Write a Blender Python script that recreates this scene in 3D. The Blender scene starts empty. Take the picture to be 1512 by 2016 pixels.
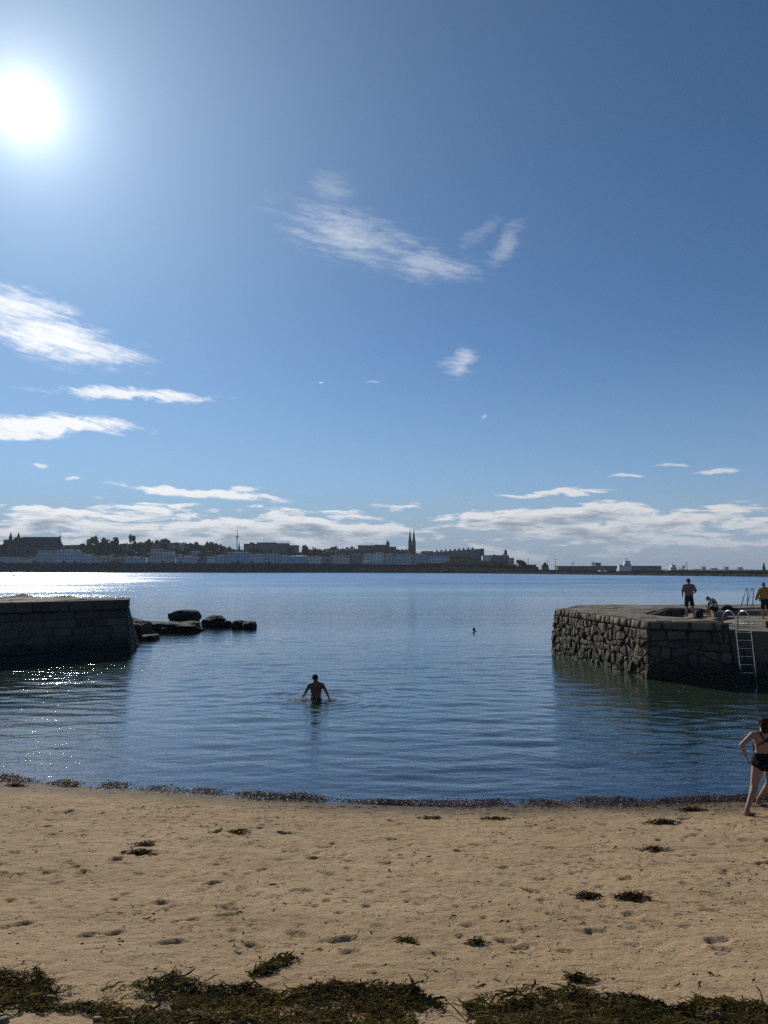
import bpy, bmesh, math, random
import numpy as np
from mathutils import Vector, Matrix

random.seed(7)
rng = np.random.default_rng(11)
R = math.radians
SC = bpy.context.scene
COL = SC.collection

# ------------------------------------------------------------------ camera
EYE = 4.4                       # metres above the sea; sea level is z = 0
FOC = 1500.0                    # focal length in photograph pixels (1512 wide)
PITCH = math.atan(112 / FOC)
cam_d = bpy.data.cameras.new('camera')
cam_d.sensor_fit = 'HORIZONTAL'
cam_d.sensor_width = 36.0
cam_d.lens = 36.0 * FOC / 1512.0
cam_d.clip_start = 0.1
cam_d.clip_end = 30000
cam = bpy.data.objects.new('camera', cam_d)
COL.objects.link(cam)
cam.location = (0, 0, EYE)
cam.rotation_euler = (math.pi / 2 + PITCH, 0, 0)
SC.camera = cam

def ray(px, py):
    cx, cy = (px - 756) / FOC, (1008 - py) / FOC
    return (cx, math.cos(PITCH) - cy * math.sin(PITCH), math.sin(PITCH) + cy * math.cos(PITCH))

def at(px, py, D):
    """the world point seen at a photograph position, D metres ahead"""
    d = ray(px, py); t = D / d[1]
    return Vector((d[0] * t, D, EYE + d[2] * t))

def ground(px, py, z=0.0):
    d = ray(px, py); t = (z - EYE) / d[2]
    return Vector((d[0] * t, d[1] * t, z))

def azel(px, py):
    d = ray(px, py)
    return math.degrees(math.atan2(d[0], d[1])), math.degrees(math.atan2(d[2], math.hypot(d[0], d[1])))

# ------------------------------------------------------------------ light
SUN_AZ, SUN_EL = azel(48, 212)
SUN_DIR = Vector((math.sin(R(SUN_AZ)) * math.cos(R(SUN_EL)), math.cos(R(SUN_AZ)) * math.cos(R(SUN_EL)), math.sin(R(SUN_EL))))
sun_d = bpy.data.lights.new('sun', 'SUN')
sun_d.energy = 4.0
sun_d.angle = R(0.53)
sun_d.color = (1.0, 0.93, 0.82)
sun = bpy.data.objects.new('sun', sun_d)
COL.objects.link(sun)
sun.rotation_euler = SUN_DIR.to_track_quat('Z', 'Y').to_euler()
sun.location = (-60, 110, 90)

VS = SC.view_settings
SC.display_settings.display_device = 'sRGB'
VS.view_transform = 'Standard'
VS.look = 'None'
VS.gamma = 1.0
VS.use_curve_mapping = False
VS.exposure = EXPOSURE = -0.11
SC.cycles.use_denoising = False        # keeps the sand grain, ripples and sun sparkles crisp
SC.cycles.max_bounces = 8
SC.cycles.diffuse_bounces = 3
SC.cycles.glossy_bounces = 3
SC.cycles.transparent_max_bounces = 8
SC.cycles.volume_bounces = 0
SC.cycles.sample_clamp_indirect = 6.0
SC.cycles.caustics_reflective = False
SC.cycles.caustics_refractive = False


class NT:
    """small helper for building node trees"""
    def __init__(s, tree):
        s.t = tree; s.n = tree.nodes; s.l = tree.links
    def node(s, typ, **kw):
        x = s.n.new(typ)
        for k, v in kw.items():
            setattr(x, k, v)
        return x
    def put(s, sock, v):
        if v is None:
            return
        if hasattr(v, 'is_output') or isinstance(v, bpy.types.NodeSocket):
            s.l.new(v, sock)
        else:
            sock.default_value = v
    def m(s, op, a, b=None, c=None, clamp=False):
        x = s.node('ShaderNodeMath', operation=op, use_clamp=clamp)
        s.put(x.inputs[0], a); s.put(x.inputs[1], b)
        if c is not None:
            s.put(x.inputs[2], c)
        return x.outputs[0]
    def v(s, op, a, b=None, out=0):
        x = s.node('ShaderNodeVectorMath', operation=op)
        s.put(x.inputs[0], a); s.put(x.inputs[1], b)
        return x.outputs['Value'] if op in ('DOT_PRODUCT', 'LENGTH', 'DISTANCE') else x.outputs[0]
    def xyz(s, a, b, c):
        x = s.node('ShaderNodeCombineXYZ')
        s.put(x.inputs[0], a); s.put(x.inputs[1], b); s.put(x.inputs[2], c)
        return x.outputs[0]
    def sep(s, v):
        x = s.node('ShaderNodeSeparateXYZ'); s.l.new(v, x.inputs[0]); return x.outputs
    def noise(s, vec, scale, detail=3, rough=0.55, dist=0.0, col=False):
        x = s.node('ShaderNodeTexNoise')
        s.put(x.inputs['Vector'], vec); s.put(x.inputs['Scale'], scale)
        x.inputs['Detail'].default_value = detail; x.inputs['Roughness'].default_value = rough
        x.inputs['Distortion'].default_value = dist
        return x.outputs['Color' if col else 'Fac']
    def rng(s, v, a, b, c=0.0, d=1.0, smooth=False):
        x = s.node('ShaderNodeMapRange')
        if smooth:
            x.interpolation_type = 'SMOOTHSTEP'
        s.put(x.inputs[0], v); s.put(x.inputs[1], a); s.put(x.inputs[2], b); s.put(x.inputs[3], c); s.put(x.inputs[4], d)
        return x.outputs[0]
    def mix(s, f, a, b, blend='MIX'):
        x = s.node('ShaderNodeMix', data_type='RGBA', blend_type=blend)
        s.put(x.inputs[0], f); s.put(x.inputs[6], a); s.put(x.inputs[7], b)
        return x.outputs[2]


def rgb(r, g, b):
    return (r, g, b, 1.0)

# ------------------------------------------------------------------ sky
world = bpy.data.worlds.new('World')
SC.world = world
world.use_nodes = True
SKY = 0.10
world.cycles.sampling_method = 'MANUAL'
world.cycles.sample_map_resolution = 512
def build_sky():
    w = NT(world.node_tree); w.n.clear()
    out = w.node('ShaderNodeOutputWorld'); bg = w.node('ShaderNodeBackground')
    bg.inputs[1].default_value = SKY
    w.l.new(bg.outputs[0], out.inputs[0])
    sky = w.node('ShaderNodeTexSky', sky_type='NISHITA')
    sky.sun_disc = False
    sky.sun_elevation = R(SUN_EL)
    sky.sun_rotation = R(SUN_AZ)
    sky.altitude = 0; sky.air_density = 1.0; sky.dust_density = 0.0; sky.ozone_density = 4.0
    tc = w.node('ShaderNodeTexCoord')
    d = tc.outputs['Generated']
    x, y, z = w.sep(d)
    el = w.m('MULTIPLY', w.m('ARCSINE', z), 57.29578)
    az = w.m('MULTIPLY', w.m('ARCTAN2', x, y), 57.29578)
    ang = w.m('MULTIPLY', w.m('ARCCOSINE', w.m('MINIMUM', w.v('DOT_PRODUCT', d, tuple(SUN_DIR)), 1.0)), 57.29578)
    base = w.mix(1.0, sky.outputs[0], rgb(*SKY_TINT), 'MULTIPLY')
    base = w.mix(w.rng(el, 18.0, 3.0, 0.0, 0.32, True), base, rgb(3.8, 5.3, 8.3))       # paler air low down
    hi = w.rng(el, 16.0, 42.0, 1.0, 0.88)
    base = w.mix(1.0, base, w.xyz(hi, hi, hi), 'MULTIPLY')
    # the sun's aureole in the air
    g1 = w.m('MULTIPLY', w.m('EXPONENT', w.m('MULTIPLY', w.m('POWER', w.m('DIVIDE', ang, 0.9), 2.0), -1.0)), 30.0)
    g2 = w.m('MULTIPLY', w.m('EXPONENT', w.m('DIVIDE', ang, -1.7)), 15.0)
    g3 = w.m('MULTIPLY', w.m('EXPONENT', w.m('DIVIDE', ang, -12.0)), 6.7)
    core = w.m('ADD', g1, g2); glow = g3
    base = w.mix(1.0, base, w.mix(1.0, rgb(0.79, 0.98, 1.07), w.xyz(glow, glow, glow), 'MULTIPLY'), 'ADD')
    base = w.mix(1.0, base, w.xyz(core, core, core), 'ADD')
    # clouds: drifting streaks placed by azimuth and elevation
    pos = w.xyz(az, el, 0.0)
    wn = w.v('SUBTRACT', w.noise(w.xyz(w.m('MULTIPLY', az, 0.22), w.m('MULTIPLY', el, 0.5), 3.1), 1.0, 3, 0.6, col=True), (0.5, 0.5, 0.5))
    wx, wy, wz = w.sep(wn)
    azw = w.m('ADD', az, w.m('MULTIPLY', wx, 4.6))
    elw = w.m('ADD', el, w.m('MULTIPLY', wy, 1.9))
    streak = w.noise(w.xyz(w.m('MULTIPLY', az, 0.36), w.m('ADD', w.m('MULTIPLY', el, 2.4), w.m('MULTIPLY', az, 0.42)), 0.7), 1.0, 6, 0.62, 0.5)
    curd = w.noise(w.xyz(w.m('MULTIPLY', az, 1.1), w.m('MULTIPLY', el, 2.2), 4.0), 1.3, 4, 0.52, 0.8)
    tex = w.m('ADD', w.m('MULTIPLY', streak, 0.74), w.m('MULTIPLY', curd, 0.26))
    ragged = w.m('ADD', w.m('MULTIPLY', w.m('SUBTRACT', tex, 0.52), 2.2), 1.0)
    warped = w.xyz(azw, elw, 0.0)
    dens = None
    for (px, py, rx, ry, rot, amp, hard) in CIRRUS:
        a0, e0 = azel(px, py)
        mp = w.node('ShaderNodeMapping', vector_type='TEXTURE')
        w.l.new(warped, mp.inputs[0])
        mp.inputs['Location'].default_value = (a0, e0, 0); mp.inputs['Rotation'].default_value = (0, 0, R(rot)); mp.inputs['Scale'].default_value = (rx / 26.0, ry / 26.0, 1.0)
        q = w.v('LENGTH', mp.outputs[0])                   # 0 at the heart, 1 at the rim
        dd = w.rng(w.m('SUBTRACT', ragged, q), 0.0, hard, 0.0, amp, True)
        dd = w.m('MULTIPLY', dd, w.rng(q, 1.15, 0.65, 0, 1))
        dens = dd if dens is None else w.m('MAXIMUM', dens, dd)
    # the cumulus bank above the horizon, all the way round
    def bank(eo):
        ee = w.m('ADD', el, eo)
        sc = w.xyz(w.m('MULTIPLY', az, 0.27), w.m('MULTIPLY', ee, 1.25), 8.3)
        a = w.noise(sc, 1.0, 6, 0.60, 0.35)
        big = w.noise(w.xyz(w.m('MULTIPLY', az, 0.055), w.m('MULTIPLY', ee, 0.30), 1.7), 1.0, 2, 0.5)
        band = w.m('MULTIPLY', w.rng(ee, 6.3, 3.6, 0, 1, True), w.rng(ee, 0.2, 2.6, 0.80, 1, True))
        k = w.m('ADD', w.m('ADD', a, w.m('MULTIPLY', big, 0.55)), w.m('MULTIPLY', band, 0.46))
        return w.m('MULTIPLY', w.rng(k, 1.13, 1.25, 0, 1, True), w.rng(ee, 6.6, 5.2, 0, 1, True)), k
    b0, k0 = bank(0.0)
    b1, k1 = bank(0.42)
    # thick where more cloud lies above along the sun's side: grey underside
    thick = w.rng(w.m('ADD', w.m('MULTIPLY', k1, 0.75), w.m('MULTIPLY', k0, 0.25)), 1.19, 1.42, 0, 1, True)
    near = w.m('EXPONENT', w.m('DIVIDE', ang, -30.0))
    litv = w.m('ADD', 6.6, w.m('MULTIPLY', near, 8.8))
    lit = w.mix(1.0, rgb(0.97, 0.98, 1.0), w.xyz(litv, litv, litv), 'MULTIPLY')
    shade = rgb(2.9, 3.6, 4.65)
    cumul = w.mix(thick, lit, shade)
    haze_f = w.rng(el, 7.5, 0.0, 0.0, 0.9, True)
    hv = rgb(3.35, 4.25, 5.5)
    base = w.mix(haze_f, base, hv)
    base = w.mix(w.m('MULTIPLY', b0, 0.95), base, cumul)
    base = w.mix(w.rng(el, 4.2, 0.2, 0.0, 0.6, True), base, hv)
    base = w.mix(dens, base, w.mix(1.0, rgb(0.98, 0.99, 1.0), w.xyz(w.m('MULTIPLY', litv, 1.0), w.m('MULTIPLY', litv, 1.0), w.m('MULTIPLY', litv, 1.0)), 'MULTIPLY'))
    w.l.new(base, bg.inputs[0])

SKY_TINT = (0.455, 0.60, 0.715)
#         px    py    rx   ry  rot   amp  hard
CIRRUS = [(685, 465, 195, 68, -13, 0.46, 1.4), (850, 525, 150, 40, -8, 0.42, 1.3), (655, 365, 70, 40, 0, 0.16, 1.2), (1000, 480, 70, 26, 48, 0.24, 1.2), (955, 455, 60, 18, 25, 0.12, 1.0),
          (910, 712, 44, 36, 0, 0.5, 1.0), (35, 608, 135, 46, -4, 0.8, 1.1), (90, 665, 215, 50, -8, 0.9, 1.0),
          (265, 780, 195, 15, 1, 0.85, 0.7), (100, 838, 190, 22, 3, 0.95, 0.6), (30, 850, 130, 16, 3, 0.9, 0.6),
          (400, 972, 190, 13, -4, 0.95, 0.55), (478, 961, 42, 9, 0, 0.8, 0.6), (1230, 936, 44, 6, 0, 0.75, 0.6), (1395, 925, 50, 7, 0, 0.7, 0.6), (1312, 915, 40, 5, 4, 0.5, 0.6),
          (68, 913, 16, 7, 0, 0.6, 0.6), (140, 938, 18, 5, 0, 0.6, 0.6), (1100, 973, 130, 9, 3, 0.9, 0.5), (630, 757, 9, 3, 0, 0.5, 0.5), (730, 755, 24, 4, 6, 0.25, 0.5), (958, 821, 12, 5, 20, 0.35, 0.6)]
build_sky()

# ------------------------------------------------------------------ materials
def mat_base(name):
    m = bpy.data.materials.new(name); m.use_nodes = True
    t = NT(m.node_tree); t.n.clear()
    out = t.node('ShaderNodeOutputMaterial'); p = t.node('ShaderNodeBsdfPrincipled')
    t.l.new(p.outputs[0], out.inputs[0])
    return m, t, p, out

def pmat(name, c1, c2, scale=4.0, rough=0.8, bump=0.0, bscale=20.0, detail=5, rnd=0.0, spec=0.4, metal=0.0):
    """two natural tones mottled by noise, with fine relief; rnd varies the tone from piece to piece"""
    m, t, p, out = mat_base(name)
    tc = t.node('ShaderNodeTexCoord').outputs['Object']
    f = t.rng(t.noise(tc, scale, detail, 0.6), 0.3, 0.7)
    c = t.mix(f, rgb(*c1), rgb(*c2))
    if rnd:
        oi = t.node('ShaderNodeObjectInfo')
        k = t.rng(oi.outputs['Random'], 0, 1, 1 - rnd, 1 + rnd)
        c = t.mix(1.0, c, t.xyz(k, k, k), 'MULTIPLY')
    t.l.new(c, p.inputs['Base Color'])
    p.inputs['Roughness'].default_value = rough
    p.inputs['Specular IOR Level'].default_value = spec
    p.inputs['Metallic'].default_value = metal
    if bump:
        b = t.node('ShaderNodeBump'); b.inputs['Strength'].default_value = 1.0; b.inputs['Distance'].default_value = bump
        t.l.new(t.noise(tc, bscale, 6, 0.65), b.inputs['Height']); t.l.new(b.outputs[0], p.inputs['Normal'])
    return m

M = {}
def stone_mat(name, c1, c2, c3, algae, relief=0.035):
    m, t, p, out = mat_base(name)
    tc = t.node('ShaderNodeTexCoord').outputs['Object']
    ge = t.node('ShaderNodeNewGeometry')
    oi = t.node('ShaderNodeObjectInfo')
    off = t.v('ADD', tc, t.xyz(t.m('MULTIPLY', oi.outputs['Random'], 37.0), 0.0, 0.0))
    c = t.mix(t.rng(t.noise(off, 1.6, 5, 0.65), 0.3, 0.7), rgb(*c1), rgb(*c2))
    c = t.mix(t.m('MULTIPLY', t.rng(t.noise(off, 7.0, 6, 0.7), 0.52, 0.75), 0.6), c, rgb(*c3))
    k = t.rng(oi.outputs['Random'], 0, 1, 0.72, 1.28)
    c = t.mix(1.0, c, t.xyz(k, k, t.m('MULTIPLY', k, 0.97)), 'MULTIPLY')
    z = t.sep(ge.outputs['Position'])[2]
    wet = t.rng(t.m('ADD', z, t.m('MULTIPLY', t.noise(ge.outputs['Position'], 1.3, 4, 0.6), -0.9)), 0.55, -0.1, 0, 1, True)
    c = t.mix(t.m('MULTIPLY', wet, 0.85), c, rgb(*algae))
    t.l.new(c, p.inputs['Base Color'])
    t.put(p.inputs['Roughness'], t.rng(wet, 0, 1, 0.9, 0.78))
    p.inputs['Specular IOR Level'].default_value = 0.25
    b = t.node('ShaderNodeBump'); b.inputs['Distance'].default_value = relief
    t.l.new(t.m('ADD', t.noise(off, 9.0, 8, 0.7), t.m('MULTIPLY', t.noise(off, 2.3, 4, 0.6), 1.2)), b.inputs['Height'])
    t.l.new(b.outputs[0], p.inputs['Normal'])
    return m
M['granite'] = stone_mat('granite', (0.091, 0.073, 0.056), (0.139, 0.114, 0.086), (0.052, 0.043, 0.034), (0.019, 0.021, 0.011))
M['paving'] = stone_mat('granite_paving', (0.17, 0.145, 0.11), (0.24, 0.205, 0.155), (0.09, 0.075, 0.055), (0.03, 0.03, 0.02))
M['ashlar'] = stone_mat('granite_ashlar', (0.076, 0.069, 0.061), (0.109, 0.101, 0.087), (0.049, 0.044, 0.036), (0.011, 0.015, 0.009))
M['mortar'] = pmat('dark_core', (0.045, 0.039, 0.031), (0.07, 0.06, 0.048), 3, 0.95, 0.02, 12)
M['rock'] = stone_mat('shore_rock', (0.041, 0.034, 0.028), (0.066, 0.055, 0.044), (0.028, 0.023, 0.019), (0.009, 0.009, 0.006), 0.10)
M['steel'] = pmat('brushed_steel', (0.55, 0.55, 0.54), (0.65, 0.65, 0.64), 8, 0.28, 0, 20, 3, 0, 0.5, 1.0)
M['painted_rail'] = pmat('weathered_rail', (0.12, 0.14, 0.17), (0.2, 0.22, 0.25), 8, 0.5, 0, 20, 3, 0, 0.5, 0.6)

# ------------------------------------------------------------------ mesh and object helpers
def link(o, parent=None):
    COL.objects.link(o)
    if parent is not None:
        o.parent = parent
    return o

def tag(o, label=None, cat=None, group=None, kind=None):
    if label: o['label'] = label
    if cat: o['category'] = cat
    if group: o['group'] = group
    if kind: o['kind'] = kind
    return o

def thing(name, label, cat, loc=(0, 0, 0), rz=0.0, group=None):
    o = bpy.data.objects.new(name, None); COL.objects.link(o)
    o.empty_display_size = 0.3
    o.location = loc; o.rotation_euler = (0, 0, rz)
    return tag(o, label, cat, group)

def mesh_np(name, V, F, smooth=False, mats=None, fmat=None):
    """mesh from an (n,3) array and an (m,k) face array"""
    V = np.asarray(V, dtype=np.float32); F = np.asarray(F, dtype=np.int32)
    me = bpy.data.meshes.new(name)
    me.vertices.add(len(V)); me.vertices.foreach_set('co', V.ravel())
    k = F.shape[1]
    me.loops.add(F.size); me.loops.foreach_set('vertex_index', F.ravel())
    me.polygons.add(len(F))
    me.polygons.foreach_set('loop_start', np.arange(0, F.size, k, dtype=np.int32))
    me.polygons.foreach_set('loop_total', np.full(len(F), k, dtype=np.int32))
    if smooth:
        me.polygons.foreach_set('use_smooth', np.ones(len(F), dtype=bool))
    me.update(calc_edges=True)
    me.validate()
    return me

class MB:
    """collects simple solids into one mesh"""
    def __init__(s):
        s.v = []; s.f = []
    def add(s, vs, fs):
        n = len(s.v); s.v += [tuple(q) for q in vs]; s.f += [tuple(i + n for i in f) for f in fs]
    def box(s, x0, x1, y0, y1, z0, z1):
        s.add([(x0, y0, z0), (x1, y0, z0), (x1, y1, z0), (x0, y1, z0), (x0, y0, z1), (x1, y0, z1), (x1, y1, z1), (x0, y1, z1)],
              [(0, 3, 2, 1), (4, 5, 6, 7), (0, 1, 5, 4), (1, 2, 6, 5), (2, 3, 7, 6), (3, 0, 4, 7)])
        return s
    def prism(s, poly, z0, z1, tops=None):
        n = len(poly)
        vs = [(p[0], p[1], z0) for p in poly] + [(p[0], p[1], (tops[i] if tops else z1)) for i, p in enumerate(poly)]
        fs = [tuple(range(n - 1, -1, -1)), tuple(range(n, 2 * n))] + [(i, (i + 1) % n, n + (i + 1) % n, n + i) for i in range(n)]
        s.add(vs, fs); return s
    def xprism(s, poly, y0, y1):
        """a polygon in x,z extruded along y"""
        n = len(poly)
        vs = [(p[0], y0, p[1]) for p in poly] + [(p[0], y1, p[1]) for p in poly]
        fs = [tuple(range(n)), tuple(range(2 * n - 1, n - 1, -1))] + [(i, n + i, n + (i + 1) % n, (i + 1) % n) for i in range(n)]
        s.add(vs, fs); return s
    def cone(s, c, z0, z1, r0, r1, n=8, rot=0.0):
        vs = [(c[0] + r0 * math.cos(rot + 2 * math.pi * i / n), c[1] + r0 * math.sin(rot + 2 * math.pi * i / n), z0) for i in range(n)]
        vs += [(c[0] + r1 * math.cos(rot + 2 * math.pi * i / n), c[1] + r1 * math.sin(rot + 2 * math.pi * i / n), z1) for i in range(n)]
        fs = [tuple(range(n - 1, -1, -1)), tuple(range(n, 2 * n))] + [(i, (i + 1) % n, n + (i + 1) % n, n + i) for i in range(n)]
        s.add(vs, fs); return s
    def tube(s, pts, r, n=8, r1=None):
        pts = [Vector(p) for p in pts]; rings = []
        prev = None
        for i, p in enumerate(pts):
            d = (pts[min(i + 1, len(pts) - 1)] - pts[max(i - 1, 0)]).normalized()
            a = d.orthogonal().normalized() if prev is None else (prev - d * prev.dot(d)).normalized()
            prev = a; b = d.cross(a)
            rr = r if r1 is None else r + (r1 - r) * i / (len(pts) - 1)
            rings.append([p + (a * math.cos(2 * math.pi * k / n) + b * math.sin(2 * math.pi * k / n)) * rr for k in range(n)])
        vs = [q for rg in rings for q in rg]; fs = []
        for i in range(len(pts) - 1):
            for k in range(n):
                fs.append((i * n + k, i * n + (k + 1) % n, (i + 1) * n + (k + 1) % n, (i + 1) * n + k))
        fs.append(tuple(range(n - 1, -1, -1))); fs.append(tuple(range((len(pts) - 1) * n, len(pts) * n)))
        s.add(vs, fs); return s
    def mesh(s, name, smooth=False):
        me = bpy.data.meshes.new(name)
        me.from_pydata(s.v, [], s.f); me.update()
        if smooth:
            me.polygons.foreach_set('use_smooth', [True] * len(me.polygons))
        return me
    def build(s, name, mat, parent=None, smooth=False):
        me = s.mesh(name, smooth); me.materials.append(mat)
        return link(bpy.data.objects.new(name, me), parent)

def obj(name, me, mat=None, parent=None):
    if mat is not None and not me.materials:
        me.materials.append(mat)
    return link(bpy.data.objects.new(name, me), parent)

def copy_tree(o, parent=None):
    c = o.copy(); COL.objects.link(c)
    if parent is not None:
        c.parent = parent
    for ch in o.children:
        copy_tree(ch, c)
    return c

def vnoise(x, y, seed=0):
    """smooth value noise on unit lattice, about -1..1"""
    x = np.asarray(x, dtype=np.float64); y = np.asarray(y, dtype=np.float64)
    xi = np.floor(x).astype(np.int64); yi = np.floor(y).astype(np.int64)
    fx = x - xi; fy = y - yi
    fx = fx * fx * (3 - 2 * fx); fy = fy * fy * (3 - 2 * fy)
    def h(a, b):
        n = (a * 374761393 + b * 668265263 + seed * 1442695041) & 0x7fffffff
        n = ((n ^ (n >> 13)) * 1274126177) & 0x7fffffff
        return ((n ^ (n >> 16)) & 0xffff) / 32767.5 - 1.0
    return (h(xi, yi) * (1 - fx) + h(xi + 1, yi) * fx) * (1 - fy) + (h(xi, yi + 1) * (1 - fx) + h(xi + 1, yi + 1) * fx) * fy

def grid_mesh(name, xs, ys, Z, smooth=True):
    nx, ny = len(xs), len(ys)
    X, Y = np.meshgrid(xs, ys)
    V = np.stack([X.ravel(), Y.ravel(), Z.ravel()], 1)
    i = np.arange(nx * ny).reshape(ny, nx)
    F = np.stack([i[:-1, :-1].ravel(), i[:-1, 1:].ravel(), i[1:, 1:].ravel(), i[1:, :-1].ravel()], 1)
    return mesh_np(name, V, F, smooth)

def grow(a, b, step, ratio):
    """coordinates from a to b with a growing step"""
    out = [a]; s = step; d = 1 if b > a else -1
    while (b - out[-1]) * d > s:
        out.append(out[-1] + s * d); s *= ratio
    out.append(b)
    return out

# ================================================================== THE BEACH AND THE SEA
_wl = [(0, 1534), (150, 1546), (300, 1553), (430, 1563), (620, 1576), (850, 1586), (1100, 1581), (1300, 1581), (1512, 1573)]
_wp = [ground(px, py, 0.02) for px, py in _wl]
WLX = [-60, -25, -14] + [p.x for p in _wp] + [11, 18, 30, 60]
WLY = [40, 24, 18.5] + [p.y for p in _wp] + [15.0, 17.5, 24, 40]

def waterline(x):
    return np.interp(x, WLX, WLY)

def beach_z(x, y):
    d = waterline(x) - y
    up = 0.108 * d + 0.0012 * np.maximum(d, 0) ** 2
    dn = -2.6 * (1 - np.exp(np.minimum(d, 0) * 0.047))
    return np.where(d > 0, up, dn)

# dents that feet have left: x, y, length, width, angle, depth
dents = []
for _ in range(430):
    px = rng.uniform(-300, 1812); py = 1590 + 400 * rng.random() ** 1.45
    g = ground(px, py, 0.4)
    big = rng.random() < 0.10
    dents.append((g.x, g.y + 0.3, rng.uniform(.10, .15) if big else rng.uniform(.035, .08), rng.uniform(.05, .08) if big else rng.uniform(.032, .05),
                  rng.uniform(0, math.pi), rng.uniform(.018, .035) if big else rng.uniform(.010, .024)))
for px, py in [(585, 1672), (760, 1697), (990, 1706), (1085, 1660), (640, 1662), (905, 1665), (770, 1640), (1290, 1672), (1170, 1700), (600, 1770), (45, 1862), (175, 1882), (225, 1876),
               (500, 1896), (865, 1908), (1150, 1858), (1175, 1857), (1025, 1892), (1117, 1902), (1400, 1808), (1285, 1835), (690, 1905), (340, 1895), (1430, 1900), (620, 1690), (320, 1805), (448, 1828)]:
    g = ground(px, py, 0.35 + (py - 1600) / 420 * 0.5)
    dents.append((g.x, g.y, .10, .05, rng.uniform(-.6, .6), .024))

xs = np.array(sorted(set(grow(-9, -80, 0.03, 1.12) + list(np.arange(-9, 9, 0.03)) + grow(9, 80, 0.03, 1.12))))
ys = np.array(sorted(set(grow(5.2, -14, 0.03, 1.12) + list(np.arange(5.2, 16.9, 0.029)) + grow(16.9, 130, 0.04, 1.10))))
X, Y = np.meshgrid(xs, ys)
Z = beach_z(X, Y)
near = np.clip((beach_z(X, Y) + 0.02) / 0.15, 0, 1)
Z = Z + near * (0.012 * vnoise(X / 0.9, Y / 0.55, 1) + 0.006 * vnoise(X / 0.31, Y / 0.19, 2) + 0.007 * vnoise(X / 0.13, Y / 0.085, 3)
                + 0.006 * vnoise(X / 0.06, Y / 0.05, 4))
busy = np.clip((11.5 - np.abs(Y - 12.2) * 2.0) / 8, 0.25, 1)
Z = Z - near * busy * 0.020 * np.clip(vnoise(X / 0.22, Y / 0.14, 9) - 0.30, 0, 1)
for (dx, dy, L, W, a, dep) in dents:
    r = L * 3.2
    i0, i1 = np.searchsorted(xs, [dx - r, dx + r]); j0, j1 = np.searchsorted(ys, [dy - r, dy + r])
    if i1 <= i0 or j1 <= j0:
        continue
    sx, sy = X[j0:j1, i0:i1] - dx, Y[j0:j1, i0:i1] - dy
    u = (sx * math.cos(a) + sy * math.sin(a)) / L; v = (-sx * math.sin(a) + sy * math.cos(a)) / W
    q = (u * u + v * v) * (1 + 0.55 * vnoise(sx * 22 + dx, sy * 22 + dy, 77))
    q = np.maximum(q, 0)
    Z[j0:j1, i0:i1] += near[j0:j1, i0:i1] * dep * (-1.15 / (1 + q ** 3) + 0.42 * np.exp(-((np.sqrt(q) - 1.45) / 0.36) ** 2))
SXS, SYS, SZ = xs, ys, Z

def sand_z(x, y):
    i = np.clip(np.searchsorted(SXS, x), 1, len(SXS) - 1); j = np.clip(np.searchsorted(SYS, y), 1, len(SYS) - 1)
    return SZ[j, i]

def sand_hits(px, py):
    """where lines of sight meet the sand"""
    cx = (np.asarray(px, float) - 756) / FOC; cy = (1008 - np.asarray(py, float)) / FOC
    dy = math.cos(PITCH) - cy * math.sin(PITCH); dz = math.sin(PITCH) + cy * math.cos(PITCH)
    t = np.full(cx.shape, 8.0)
    for _ in range(40):
        t = 0.5 * t + 0.5 * (np.maximum(beach_z(cx * t, dy * t), 0) - EYE) / dz
    return cx * t, dy * t

def sand_at(px, py):
    x, y = sand_hits([px], [py])
    return float(x[0]), float(y[0])

def sand_material():
    m, t, p, out = mat_base('sand')
    ge = t.node('ShaderNodeNewGeometry').outputs['Position']
    c = t.mix(t.rng(t.noise(t.v('MULTIPLY', ge, (0.6, 1.4, 1.0)), 0.8, 6, 0.65), 0.30, 0.70), rgb(0.37, 0.255, 0.138), rgb(0.545, 0.390, 0.222))
    c = t.mix(t.m('MULTIPLY', t.rng(t.noise(ge, 48.0, 4, 0.85), 0.47, 0.66), 0.70), c, rgb(0.15, 0.10, 0.06))
    c = t.mix(t.m('MULTIPLY', t.rng(t.noise(ge, 60.0, 2, 0.6), 0.62, 0.70), 0.8), c, rgb(0.55, 0.46, 0.35))
    c = t.mix(t.m('MULTIPLY', t.rng(t.noise(t.v('MULTIPLY', ge, (1.0, 2.2, 1.0)), 6.0, 5, 0.7), 0.60, 0.78), 0.5), c, rgb(0.14, 0.10, 0.062))
    z = t.sep(ge)[2]
    wet = t.rng(t.m('ADD', z, t.m('MULTIPLY', t.noise(ge, 1.5, 3, 0.5), -0.10)), 0.10, -0.03, 0, 1, True)
    c = t.mix(wet, c, rgb(0.12, 0.09, 0.058))
    t.l.new(c, p.inputs['Base Color'])
    t.put(p.inputs['Roughness'], t.rng(wet, 0, 1, 0.92, 0.75))
    p.inputs['Specular IOR Level'].default_value = 0.15
    b = t.node('ShaderNodeBump'); b.inputs['Distance'].default_value = 0.008
    pit = t.rng(t.noise(t.v('MULTIPLY', ge, (0.8, 1.7, 1)), 7.0, 4, 0.62, 0.4), 0.56, 0.66)
    h = t.m('ADD', t.noise(ge, 120.0, 3, 0.7), t.m('ADD', t.m('MULTIPLY', t.noise(t.v('MULTIPLY', ge, (1, 1.5, 1)), 24.0, 5, 0.65), 2.0), t.m('MULTIPLY', pit, -2.0)))
    t.l.new(h, b.inputs['Height']); t.l.new(b.outputs[0], p.inputs['Normal'])
    return m
M['sand'] = sand_material()
sand = obj('sand_beach', grid_mesh('sand_beach', xs, ys, Z), M['sand'])
tag(sand, 'pale brown sandy beach pitted with footprints', None, None, 'structure')

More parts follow.
